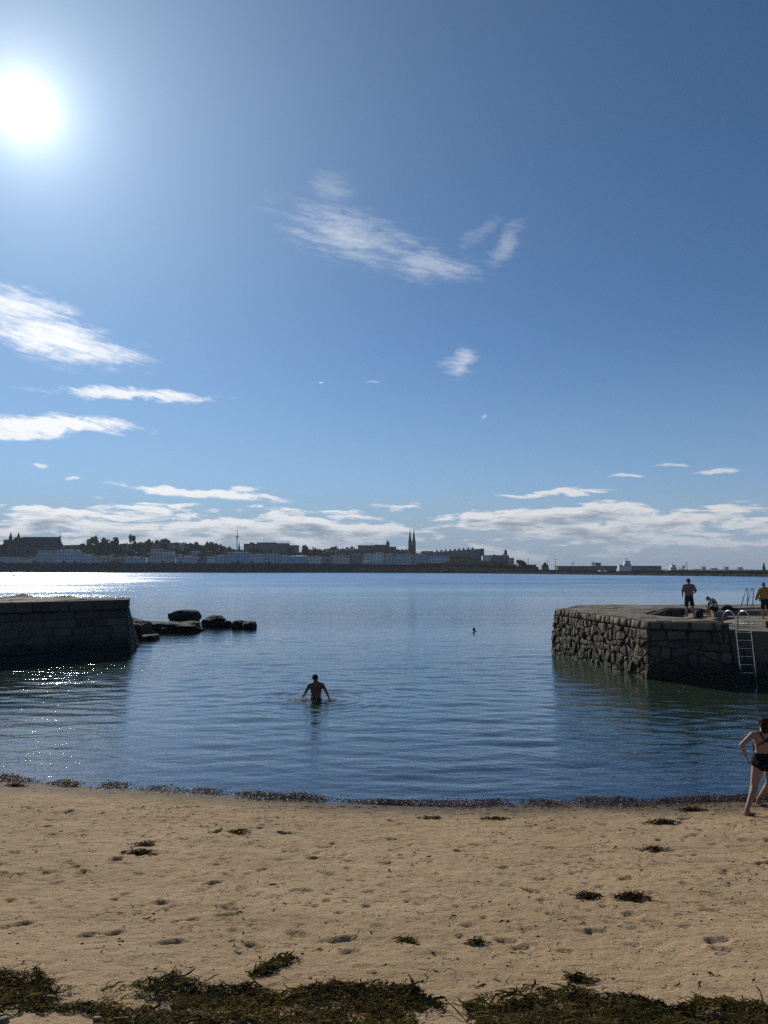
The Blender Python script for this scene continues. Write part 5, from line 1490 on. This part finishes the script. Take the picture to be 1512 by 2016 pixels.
MB().box((5 - 76) / FOC * D, (26 - 76) / FOC * D - .03, 3, 15, -4, P(0, 1062, D).z - gz0).build('chapel', M['far_granite_dark'], ch)
for i in range(6):
    x = sx0 + (sx1 - sx0) * (i + .5) / 6; o = link(bpy.data.objects.new('window', win_mesh(1.6, ez_ * .5)), ch); o.location = (x, 0, ez_ * .3)

# mast
D = 1010; m0 = P(466.5, 1082, D); gm = float(land_z(m0.x, D)); top = P(466.5, 1034, D).z - gm
ms = thing('radio_mast', 'tall thin lattice radio mast on the far hill', 'mast', (m0.x, D, gm))
mid = P(0, 1057, D).z - gm
for dx, dy in ((-1.1, 0), (1.1, 0), (0, 1.6)): MB().tube([(dx, dy, -1), (dx * .8, dy * .8, mid)], .22, 6).build('lattice_leg', M['far_metal'], ms)
for i in range(14):
    z0, z1 = mid * i / 14, mid * (i + 1) / 14; s = 1 if i % 2 else -1
    MB().tube([(-1.0 * s, 0, z0), (1.0 * s, 0, z1)], .13, 5).build('brace', M['far_metal'], ms)
MB().box(-1.5, 1.5, -.3, 1.8, mid - .4, mid + 1.4).build('platform', M['far_metal'], ms)
MB().tube([(0, .4, mid), (0, .4, top * .86), (0, .4, top)], .34, 6, .12).build('antenna', M['far_metal'], ms)
MB().tube([(.7, .6, mid), (.7, .6, top * .8)], .14, 6).build('antenna', M['far_metal'], ms)
D = 1012; m1 = P(470.5, 1084, D); g1_ = float(land_z(m1.x, D)); t1_ = P(0, 1066, D).z - g1_
ms2 = thing('church_spirelet', 'small dark spire right beside the radio mast', 'spire', (m1.x, D, g1_))
MB().box(-1.3, 1.3, 0, 2.6, -2, t1_ * .6).build('tower', M['far_granite_dark'], ms2); MB().cone((0, 1.3), t1_ * .6, t1_, 1.6, .08, 6).build('spire', M['slate'], ms2)

# broad modern block
D = 1120; q = P(533, 1073, D); gq = float(land_z(q.x, D))
mb_ = thing('office_block', 'broad stepped modern block on the hill right of the mast', 'building', (q.x, D, gq))
def bx(px0, px1, yt, yb, D, y0, y1, name, mt, par, ox, oz):
    a = P(px0, yt, D); b = P(px1, yb, D)
    return MB().box(a.x - ox, b.x - ox, y0, y1, min(b.z - oz, a.z - oz - 1), a.z - oz).build(name, M[mt], par)
for (a, b, yt, y0) in [(480, 506, 1071, 0), (506, 540, 1068.6, 1), (540, 566, 1070, 2), (566, 585, 1074, 0)]:
    w_ = bx(a, b, yt, 1094, D, y0, 24, 'wing', 'far_concrete', mb_, q.x, gq)
    bx(a - .6, b + .6, yt - .7, yt + .05, D, y0 - 1, 25, 'roof', 'slate', w_, q.x, gq)
    for k in range(3):
        yy = yt + 2.2 + k * 2.6
        bx(a + 1, b - 1, yy, yy + 1.1, D, y0 - .08, y0 + .2, 'window_band', 'pane', w_, q.x, gq)
bx(490, 497, 1067.5, 1072, D, 6, 14, 'plant_room', 'far_concrete', mb_, q.x, gq)

# the hotel with its tower
D = 1060; q = P(745, 1075, D); gq = float(land_z(q.x, D))
ht = thing('hotel', 'dark hotel with a small pointed tower left of the twin spires', 'hotel', (q.x, D, gq))
for (a, b, yt, y0) in [(705, 738, 1075, 0), (738, 760, 1074, 1), (767, 780, 1078, 0)]:
    w_ = bx(a, b, yt, 1100, D, y0, 16, 'wing', 'far_brown', ht, q.x, gq); bx(a - .5, b + .5, yt - 1.6, yt + .05, D, y0 - .4, 16.4, 'roof', 'slate', w_, q.x, gq)
    for k in range(3):
        n_ = max(3, int((b - a) / 4))
        for i in range(n_):
            c_ = a + (b - a) * (i + .5) / n_; bx(c_ - .7, c_ + .7, yt + 2 + 4 * k, yt + 4.2 + 4 * k, D, y0 - .08, y0 + .2, 'window', 'pane', w_, q.x, gq)
tw_ = bx(760, 767, 1071, 1100, D, -.5, 8, 'tower', 'far_brown', ht, q.x, gq)
xx = (763.5 - 756) / FOC * D - q.x
MB().cone((xx, 3.5), P(0, 1071, D).z - gq, P(0, 1065.5, D).z - gq, 2.9, 1.1, 8).cone((xx, 3.5), P(0, 1065.5, D).z - gq, P(0, 1063.6, D).z - gq, .7, .6, 6).build('tower_roof', M['slate'], tw_)
for (a, b, yt, lab) in [(640, 668, 1086, 'dark rooftops left of the hotel, lower pair'), (668, 704, 1083, 'long dark roof adjoining the hotel on its left'), (780, 803, 1085, 'dark roof between hotel and twin spires')]:
    building('town_building', lab, a, b, yt, 1065, 'brown', 'slate', 2, 12, 3, None, 3, 'building', 'town roofs on the far hill', None, 'gable')

# twin spires
D = 1180; q = P(811.5, 1085, D); gq = float(land_z(q.x, D))
tsp = thing('twin_spire_church', 'tall stone church with two sharp spires in the middle of town', 'church', (q.x, D, gq))
for px, tip in ((807.5, 1041.5), (815, 1040.5)):
    x = (px - 811.5) / FOC * D; zs = P(0, 1067, D).z - gq; zt_ = P(0, tip, D).z - gq
    w_ = 2.7
    t_ = MB().box(x - w_, x + w_, 0, 5.5, -4, zs).build('tower', M['far_granite_dark'], tsp)
    MB().box(x - w_ - .25, x + w_ + .25, -.25, 5.75, zs, zs + .8).build('parapet', M['far_granite_dark'], t_)
    MB().cone((x, 2.75), zs + .8, zt_, 2.75, .12, 8, math.pi / 8).build('spire', M['far_granite_dark'], t_)
    for sx in (-1, 1):
        for sy in (-1, 1): MB().cone((x + sx * 2.1, 2.75 + sy * 2.1), zs + .8, zs + 3.4, .55, .05, 6).build('pinnacle', M['far_granite_dark'], t_)
    o = link(bpy.data.objects.new('window', win_mesh(1.6, 5.0)), t_); o.location = (x, 0, zs - 8)
    o = link(bpy.data.objects.new('window', win_mesh(1.6, 4.0)), t_); o.location = (x, 0, zs - 18)
MB().box(-5.8, 5.8, 5.6, 40, -4, P(0, 1080, D).z - gq).build('nave', M['far_granite_dark'], tsp)
zz = P(0, 1080, D).z - gq
MB().xprism([(-6.4, zz), (6.4, zz), (0, zz + 6)], 5.7, 40).build('roof', M['slate'], tsp)

# the long wedge-shaped library with its row of rooflights
D = 985; q = P(905, 1090, D); gq = float(land_z(q.x, D)) - 3
lb = thing('wedge_building', 'long wedge-shaped modern building with a row of roof lanterns', 'building', (q.x, D, gq))
def XZ(px, py): p = P(px, py, D); return (p.x - q.x, p.z - gq)
MB().xprism([XZ(832, 1109), XZ(951.5, 1109), XZ(951.5, 1082.5), XZ(832, 1090.5)], 0, 26).build('wall', M['far_concrete'], lb)
rf_ = MB().xprism([XZ(831, 1090.6), XZ(952.2, 1082.6), XZ(952.2, 1079.8), XZ(831, 1088.3)], -.8, 27).build('roof', M['far_grey'], lb)
MB().xprism([XZ(829, 1109), XZ(854, 1109), XZ(854, 1084.6), XZ(833, 1084.6), XZ(829, 1086)], 8, 24).build('wing', M['far_concrete'], lb)
for yy0, yy1 in ((1092.5, 1095.0), (1098.5, 1101)):
    MB().xprism([XZ(886, yy1), XZ(946, yy1), XZ(946, yy0), XZ(886, yy0)], -.1, .4).build('window_band', M['pane'], lb)
MB().xprism([XZ(946.5, 1109), XZ(952.8, 1109), XZ(952.8, 1079.6), XZ(946.5, 1080.2)], -1.2, -.85).build('end_fin', M['far_granite_dark'], lb)
for i in range(9):
    px = 861 + i * 8.85; yb = 1088.4 - (px - 831) / 121.2 * 8.5
    xa, za = XZ(px, yb); _, zb = XZ(px, yb - 4.2 - .06 * i)
    MB().box(xa - 1.0, xa + 1.0, 5, 14, za - .6, zb - 1.0).cone((xa, 9.5), zb - 1.0, zb, 1.15, .55, 4, math.pi / 4).build('roof_lantern', M['far_granite_dark'], rf_)

# clock tower
D = 900; q = P(996, 1100, D); gq = float(land_z(q.x, D))
ct_ = thing('clock_tower', 'small domed clock tower right of the wedge building', 'tower', (q.x, D, gq))
z1 = P(0, 1090, D).z - gq; z2 = P(0, 1085, D).z - gq; z3 = P(0, 1080.5, D).z - gq
MB().box(-1.5, 1.5, 0, 3, -3, z1).build('shaft', M['far_granite_dark'], ct_); MB().cone((0, 1.5), z1, z2, 1.9, 1.5, 8).build('belfry', M['far_granite_dark'], ct_); MB().cone((0, 1.5), z2, z2 + 1.4, 1.6, .8, 8).cone((0, 1.5), z2 + 1.4, z3, .5, .05, 6).build('dome', M['slate'], ct_)
c_ = MB(); c_.add([(.9 * math.cos(i * math.pi / 6), -.08, z1 - 1.6 + .9 * math.sin(i * math.pi / 6)) for i in range(12)], [tuple(range(12))]); c_.build('clock_face', M['far_white'], ct_)

# ------------------------------------------------------------------ far trees
def leaf_crown(seed, n=560):
    r = np.random.default_rng(seed)
    k = 7; cen = r.normal(0, .42, (k, 3)) * np.array([1, 1, .62]) + np.array([0, 0, .62]); rad = r.uniform(.30, .52, k)
    V = []; F = []
    for i in range(n):
        j = r.integers(k); d = r.normal(0, 1, 3); d /= np.linalg.norm(d); p = cen[j] + d * rad[j] * r.uniform(.55, 1.05)
        a = r.normal(0, 1, 3); a /= np.linalg.norm(a); b = np.cross(a, d); b /= (np.linalg.norm(b) + 1e-6); s = r.uniform(.08, .16)
        n0 = len(V); V += [p - a * s - b * s * .7, p + a * s - b * s * .5, p + a * s * .8 + b * s * .8, p - a * s * .7 + b * s]; F.append([n0, n0 + 1, n0 + 2, n0 + 3])
    return mesh_np('crown', V, F)
def leaf_mat(name, a, b):
    m = pmat(name, a, b, 3.0, 0.7, 0, 1, 3, 0.3, 0.2)
    return m
M['leaf_a'] = leaf_mat('foliage_dark', (0.022, 0.032, 0.012), (0.05, 0.062, 0.022)); M['leaf_b'] = leaf_mat('foliage_olive', (0.045, 0.05, 0.016), (0.085, 0.085, 0.03)); M['bark'] = pmat('bark', (0.05, 0.04, 0.03), (0.08, 0.065, 0.05), 2, .9)
crowns = []
for i in range(6):
    c_ = leaf_crown(100 + i); c_.materials.append(M['leaf_a'] if i % 2 else M['leaf_b']); crowns.append(c_)
trunk_m = MB()
trunk_m.tube([(0, 0, -.15), (.02, 0, .3), (0, .02, .75)], .06, 6, .02)
for a in range(4): trunk_m.tube([(0, 0, .3), (.25 * math.cos(a * 1.6), .25 * math.sin(a * 1.6), .68)], .03, 5, .01)
trunk_me = trunk_m.mesh('trunk'); trunk_me.materials.append(M['bark'])
def tree(px, ytop, D, wpx, label, group, i, base=None):
    x = (px - 756) / FOC * D; g = float(land_z(x, D)) if base is None else base
    h = max(P(0, ytop, D).z - g, 3.5); w = wpx / FOC * D / 2
    t = thing('tree', label, 'tree', (x, D, g), hr_.uniform(0, 6), group)
    ch_ = min(h, w * 2.0); c = link(bpy.data.objects.new('crown', crowns[i % 6]), t); c.scale = (w * 1.1, w * 1.1, ch_ / 1.25); c.location = (0, 0, h - ch_)
    k = link(bpy.data.objects.new('trunk', trunk_me), t); k.scale = (w * .8, w * .8, h / 1.1)
    return t
named = [(186, 1056, 1050, 18, 'round dark hilltop tree right of the church'), (260, 1055, 1080, 14, 'tall umbrella-shaped tree standing highest on the far hill'), (218, 1058, 1090, 30, 'wide tree clump crowning the far hill'), (272, 1063, 1070, 20, 'broad olive tree right of the umbrella-shaped tree'),
         (294, 1063, 1070, 14, 'dark round tree on the hill above the cream villas'), (325, 1069, 1060, 16, 'olive hill tree above the white villa'), (413, 1067, 1050, 22, 'big round tree left of the mast'), (203, 1068, 1010, 26, 'large dark tree above the blue terrace'),
         (196, 1078, 985, 26, 'green tree behind the low grey seafront house'), (53, 1081, 980, 20, 'light green tree in front of the church wall'), (5, 1073, 985, 22, 'light green tree at the left edge of the far shore'),
         (603, 1078, 1040, 24, 'round tree right of the broad modern block'), (622, 1080, 1040, 22, 'dark tree right of the round tree by the modern block'), (500, 1080, 1040, 26, 'olive tree in front of the modern block, leftmost'), (522, 1081, 1030, 24, 'olive tree in front of the modern block, second'),
         (545, 1082, 1035, 24, 'olive tree in front of the modern block, third'), (568, 1080, 1030, 22, 'dark tree in front of the modern block, rightmost'), (1028, 1105, 800, 28, 'low bushy tree at the end of the far town')]
for i, (px, yt, D, w_, lab) in enumerate(named):
    tree(px, yt, D, w_, lab, 'trees one can name on the far hill', i)
for i in range(118):
    px = hr_.uniform(112, 480) if i < 92 else hr_.uniform(586, 720); D = hr_.uniform(985, 1150); x = (px - 756) / FOC * D
    g = float(land_z(x, D)); yt = 1120 - (g + hr_.uniform(5, 11) - EYE) / D * FOC
    tree(px, yt, D, hr_.uniform(12, 24), 'one of many small trees between the houses of the far hill', 'small trees on the far hill', i)
for i in range(30):
    px = 830 + i * 6.3 + hr_.uniform(-2, 2); D = 880 - i * 5; x = (px - 756) / FOC * D
    D = max(D, float(shore(x)) + 24); g = float(land_z(x, D))
    tree(px, 1120 - (g + hr_.uniform(2.5, 5) - EYE) / D * FOC, D, hr_.uniform(8, 13), 'low shrub in the green bank below the wedge building', 'shrubs of the far bank', i)
for i in range(26):
    px = hr_.uniform(0, 640); D = 940; x = (px - 756) / FOC * D; D = float(shore(x)) + 22
    g = float(land_z(x, D)); tree(px, 1120 - (g + hr_.uniform(2, 4.5) - EYE) / D * FOC, D, hr_.uniform(4, 9), 'small dark bush on the far promenade in front of the terraces', 'bushes along the far promenade', i)

# parked cars on the promenade
body = MB()
body.xprism([(-2.1, .35), (2.1, .35), (2.15, .8), (1.2, .95), (-2.0, .98), (-2.15, .7)], -.85, .85)
cab = MB().xprism([(-1.5, .95), (1.0, .93), (.45, 1.45), (-1.1, 1.47)], -.75, .75)
wh = MB().cone((0, 0), -.1, .1, .32, .32, 10)
car_b = body.mesh('body'); car_c = cab.mesh('cabin'); car_w = wh.mesh('wheel'); car_w.materials.append(M['black_cloth']); car_c.materials.append(M['pane'])
CARC = [(.6, .6, .6), (.05, .05, .06), (.35, .03, .03), (.3, .32, .34), (.06, .09, .2), (.7, .7, .68)]
carm = []
for i, c in enumerate(CARC):
    m, t, p, _ = mat_base('car_paint_%d' % i); p.inputs['Base Color'].default_value = rgb(*c); p.inputs['Roughness'].default_value = .25; p.inputs['Metallic'].default_value = .3
    fl = t.noise(t.node('ShaderNodeTexCoord').outputs['Object'], 300.0, 1); t.l.new(t.rng(fl, 0, 1, .2, .32), p.inputs['Roughness']); carm.append(m)
for i, px in enumerate([126, 170, 193, 216, 228, 241, 262, 269, 283, 288, 300, 468, 487, 499, 512, 516, 545, 562, 583, 596, 604, 640]):
    D = 940; x = (px - 756) / FOC * D; D = float(shore(x)) + 25.5 + (i % 3) * .3; x = (px - 756) / FOC * D
    t = thing('parked_car', 'small parked car glinting on the promenade of the far shore', 'car', (x, D, float(np.interp(x, WTX, WTZ)) + .02), hr_.uniform(-.1, .1) + (math.pi if i % 2 else 0), 'cars parked along the far promenade')
    b_ = link(bpy.data.objects.new('body', car_b.copy()), t); b_.data.materials.append(carm[i % 6])
    link(bpy.data.objects.new('cabin', car_c), t)
    for sx in (-1.3, 1.3):
        for sy in (-.85, .85):
            w_ = link(bpy.data.objects.new('wheel', car_w), t); w_.location = (sx, sy, .32); w_.rotation_euler = (math.pi / 2, 0, 0)

# lamp posts of the promenade and the harbour
lampm = MB().tube([(0, 0, 0), (0, 0, 8)], .12, 6, .07).box(-.9, .1, -.15, .15, 7.95, 8.15).mesh('lamp_post'); lampm.materials.append(M['far_metal'])
for i, px in enumerate([40, 100, 160, 222, 285, 345, 405, 470, 530, 590, 650]):
    D = 940; x = (px - 756) / FOC * D; D = float(shore(x)) + 23.5; x = (px - 756) / FOC * D
    o = link(bpy.data.objects.new('lamp_post', lampm)); o.location = (x, D, float(land_z(x, D))); tag(o, 'thin lamp post on the far promenade in front of the terraces', 'lamp post', 'lamp posts of the far promenade')

# ------------------------------------------------------------------ harbour breakwater, quay, ships
br = [(112, 712), (135, 660), (160, 590), (188, 512), (217, 436), (250, 352), (282, 300)]
def band(name, pts, half, z0, z1, crest, mat, wob=0.0, n=8):
    """a long bank with sloping sides along a line"""
    V = []; Fc = []; fine = []
    for a, b in zip(pts, pts[1:]):
        for k in range(n): fine.append((lerp(a[0], b[0], k / n), lerp(a[1], b[1], k / n)))
    fine.append(pts[-1])
    for i, p in enumerate(fine):
        q = fine[min(i + 1, len(fine) - 1)]; o = fine[max(i - 1, 0)]; d = Vector((q[0] - o[0], q[1] - o[1])).normalized(); nn = Vector((d.y, -d.x))
        for s, z in ((-half, z0), (-crest, z1), (crest, z1), (half, z0)):
            V.append((p[0] + nn.x * s + random.uniform(-wob, wob), p[1] + nn.y * s + random.uniform(-wob, wob), z + random.uniform(-wob, wob) * .5))
    for i in range(len(fine) - 1):
        for k in range(4): Fc.append((i * 4 + k, i * 4 + (k + 1) % 4, i * 4 + 4 + (k + 1) % 4, i * 4 + 4 + k))
    mb = MB(); mb.add(V, Fc); return mb.build(name, mat)
M['armour'] = pmat('breakwater_rock', (0.03, 0.028, 0.025), (0.07, 0.064, 0.055), 0.25, 1.0, 0.4, .6, 6, 0, 0.0)
bw = thing('breakwater', 'long low stone breakwater running off to the right', 'breakwater', (160, 590, 0))
o = band('rock_bank', br, 8, -2.0, 1.5, 4.0, M['armour'], .7, 22); o.parent = bw
o = band('parapet', [(a + 3, b + 3) for a, b in br], .9, .5, 2.7, .7, M['far_wall'], .0, 4); o.parent = bw
reloc(bw)
quay = MB().box(60, 520, 790, 960, -2, 2.6).build('quay', M['far_wall']); tag(quay, 'harbour quay behind the breakwater', None, None, 'structure')
HB = 'harbour buildings'
def hbox(name, label, px0, px1, yt, D, mat, roofm='slate', cat='building', nb=8):
    a, b = P(px0, yt, D), P(px1, yt, D); t = thing(name, label, cat, ((a.x + b.x) / 2, D, 2.6), 0, HB); w = b.x - a.x; H = a.z - 2.6
    MB().box(-w / 2, w / 2, 0, 15, 0, H - .4).build('wall', M[mat], t); MB().box(-w / 2 - .4, w / 2 + .4, -.5, 15.5, H - .395, H).build('roof', M[roofm], t)
    for i in range(nb):
        o = link(bpy.data.objects.new('window', win_mesh(1.8, 1.4)), t); o.location = (-w / 2 + w * (i + .5) / nb, 0, max(H - 2.4, .4))
    return t
hbox('ferry_terminal', 'long low terminal building left of the white ship', 1098, 1172, 1114.2, 830, 'far_concrete', nb=16)
hbox('ferry_terminal', 'low terminal wing between glass tower and white ship', 1183, 1219, 1114, 830, 'far_concrete', nb=8)
hbox('terminal_tower', 'boxy control tower on stilts beside the terminal', 1172, 1183, 1108, 828, 'far_grey', cat='tower', nb=3)
hbox('harbour_shed', 'long grey shed right of the white ship', 1240, 1302, 1114, 835, 'far_grey', nb=14)
hbox('harbour_shed', 'low shed at the end of the town before the terminal', 1012, 1060, 1116, 800, 'far_brown', nb=8)
hbox('harbour_hut', 'small dark hut beside the low shed near the town end', 1044, 1056, 1111.5, 812, 'far_brown', nb=3)
t = thing('harbour_pavilion', 'small pyramid-roofed pavilion between town and terminal', 'pavilion', (P(1074, 1112, 820).x, 820, 2.6), 0, HB)
MB().box(-3.5, 3.5, 0, 7, 0, 4.2).build('wall', M['far_concrete'], t); MB().cone((0, 3.5), 4.2, P(0, 1106.5, 820).z - 2.6, 5.2, .2, 4, math.pi / 4).build('roof', M['slate'], t)
for (px, yt, lab) in [(1040, 1100, 'tall lamp mast beside the low shed at the town end'), (1094, 1101, 'tall lamp mast left of the terminal'), (1130, 1108, 'short lamp mast above the terminal roof'), (1168, 1106, 'lamp mast left of the control tower'), (1352, 1107, 'lamp mast right of the dark crane ship'), (1078, 1104, 'thin flagpole by the pyramid-roofed pavilion'), (1126, 1107, 'short lamp mast over the terminal, left of another')]:
    p = P(px, yt, 822); o = MB().tube([(0, 0, 0), (0, 0, p.z - 2.6)], .3, 6, .18).box(-1.2, 1.2, -.3, .3, p.z - 3.1, p.z - 2.7).build('lamp_mast', M['far_metal']); o.location = (p.x, 822, 2.6); tag(o, lab, 'mast', 'harbour lamp masts')

def ship(label, px0, px1, D, hull_h, mat, sup, mast_y, crane):
    a, b = P(px0, 1120, D), P(px1, 1120, D); L = b.x - a.x
    t = thing('ship', label, 'ship', ((a.x + b.x) / 2, D, 0), 0, 'ships in the harbour')
    hb = MB(); pr = [(-L / 2, 0), (L / 2 - 2, 0), (L / 2, hull_h), (-L / 2, hull_h)]
    hb.xprism([(-L / 2, -1), (L / 2 - 3, -1), (L / 2, hull_h + .8), (L / 4, hull_h), (-L / 2, hull_h)], -4, 4); hb.build('hull', M[mat], t)
    for (u0, u1, z0, z1) in sup:
        s_ = MB().box(-L / 2 + L * u0, -L / 2 + L * u1, -3.2, 3.2, hull_h + z0 + .005, hull_h + z1).build('deckhouse', M['far_white'], t)
        MB().box(-L / 2 + L * u0 + .4, -L / 2 + L * u1 - .4, -3.26, -3.1, hull_h + z1 - 1.5, hull_h + z1 - .6).build('window_band', M['pane'], s_)
    zt_ = P(0, mast_y, D).z; u = (sup[-1][0] + sup[-1][1]) / 2
    MB().tube([(-L / 2 + L * u, 0, hull_h + 2), (-L / 2 + L * u - .5, 0, zt_)], .35, 6, .15).box(-L / 2 + L * u - 1.6, -L / 2 + L * u + 1.2, -.2, .2, zt_ - 3, zt_ - 2.5).build('mast', M['far_metal'], t)
    for (u, du, h, sgn) in crane:
        x = -L / 2 + L * u; MB().tube([(x, 0, hull_h), (x + du, 0, hull_h + h)], .45, 6, .2).tube([(x, .6, hull_h), (x, .6, hull_h + h * .8)], .3, 6).build('crane', M['far_metal'], t)
    return t
ship('white harbour ship with stepped bridge and mast at the quay', 1216, 1242, 780, 4.5, 'far_white', [(.05, .35, 0, 4), (.42, .95, 0, 5), (.5, .9, 5, 8)], 1095, [])
ship('dark work ship with crane arms at the right of the harbour', 1312, 1352, 770, 3.0, 'far_granite_dark', [(.15, .45, 0, 3.2), (.22, .4, 3.2, 5.5)], 1107, [(.62, 6, 4.5, 1), (.78, 4.5, 5.5, 1), (.85, 1.5, 6.5, 1)])
ship('small white motor boat moored before the terminal', 1174, 1192, 700, 1.8, 'far_white', [(.3, .7, 0, 1.2)], 1116, [])
# far away city blocks, almost lost in the air
for (px0, px1, yt, lab) in [(1383, 1389.5, 1115.5, 'far pale tower block, leftmost of the hazy group'), (1401, 1413, 1118.5, 'far squat block second in the hazy group'), (1428, 1434.5, 1116, 'far slim tower block in the middle of the hazy group'), (1455, 1463, 1117, 'far wide tower block right of the slim one'), (1366, 1378, 1121.3, 'far low pale shed left of the hazy group')]:
    building('tower_block', lab, px0, px1, yt, 2600, 'grey', 'slate', 1, 16, 5, 3, 0, 'building', 'far hazy city blocks', 0.5, 'flat')
tag(MB().box(900, 1800, 2590, 2800, -1, 1.5).build('far_coast', M['land']), 'low far coast on the right horizon', None, None, 'structure')
t = thing('beacon', 'dark beacon tower on the breakwater at the right edge', 'beacon', (P(1504, 1120, 450).x, 450, 1.4))
MB().cone((0, 0), 0, 4.6, 1.0, .8, 10).build('tower', M['far_granite_dark'], t); MB().cone((0, 0), 4.6, 6.0, .5, .5, 8).cone((0, 0), 6.0, 6.5, .7, .1, 8).build('lantern', M['far_metal'], t)

# ------------------------------------------------------------------ the air
hm = bpy.data.materials.new('sea_haze'); hm.use_nodes = True
ht_ = NT(hm.node_tree); ht_.n.clear()
ho = ht_.node('ShaderNodeOutputMaterial'); hv_ = ht_.node('ShaderNodeVolumePrincipled')
hv_.inputs['Color'].default_value = rgb(0.78, 0.88, 1.0); hv_.inputs['Density'].default_value = 9.0e-5; hv_.inputs['Anisotropy'].default_value = 0.0
ht_.l.new(hv_.outputs[0], ho.inputs['Volume'])
haze = MB().box(-9200, 9200, -200, 12200, -4.5, 110).build('haze', hm)
tag(haze, 'thin sea haze over the bay', None, None, 'stuff')
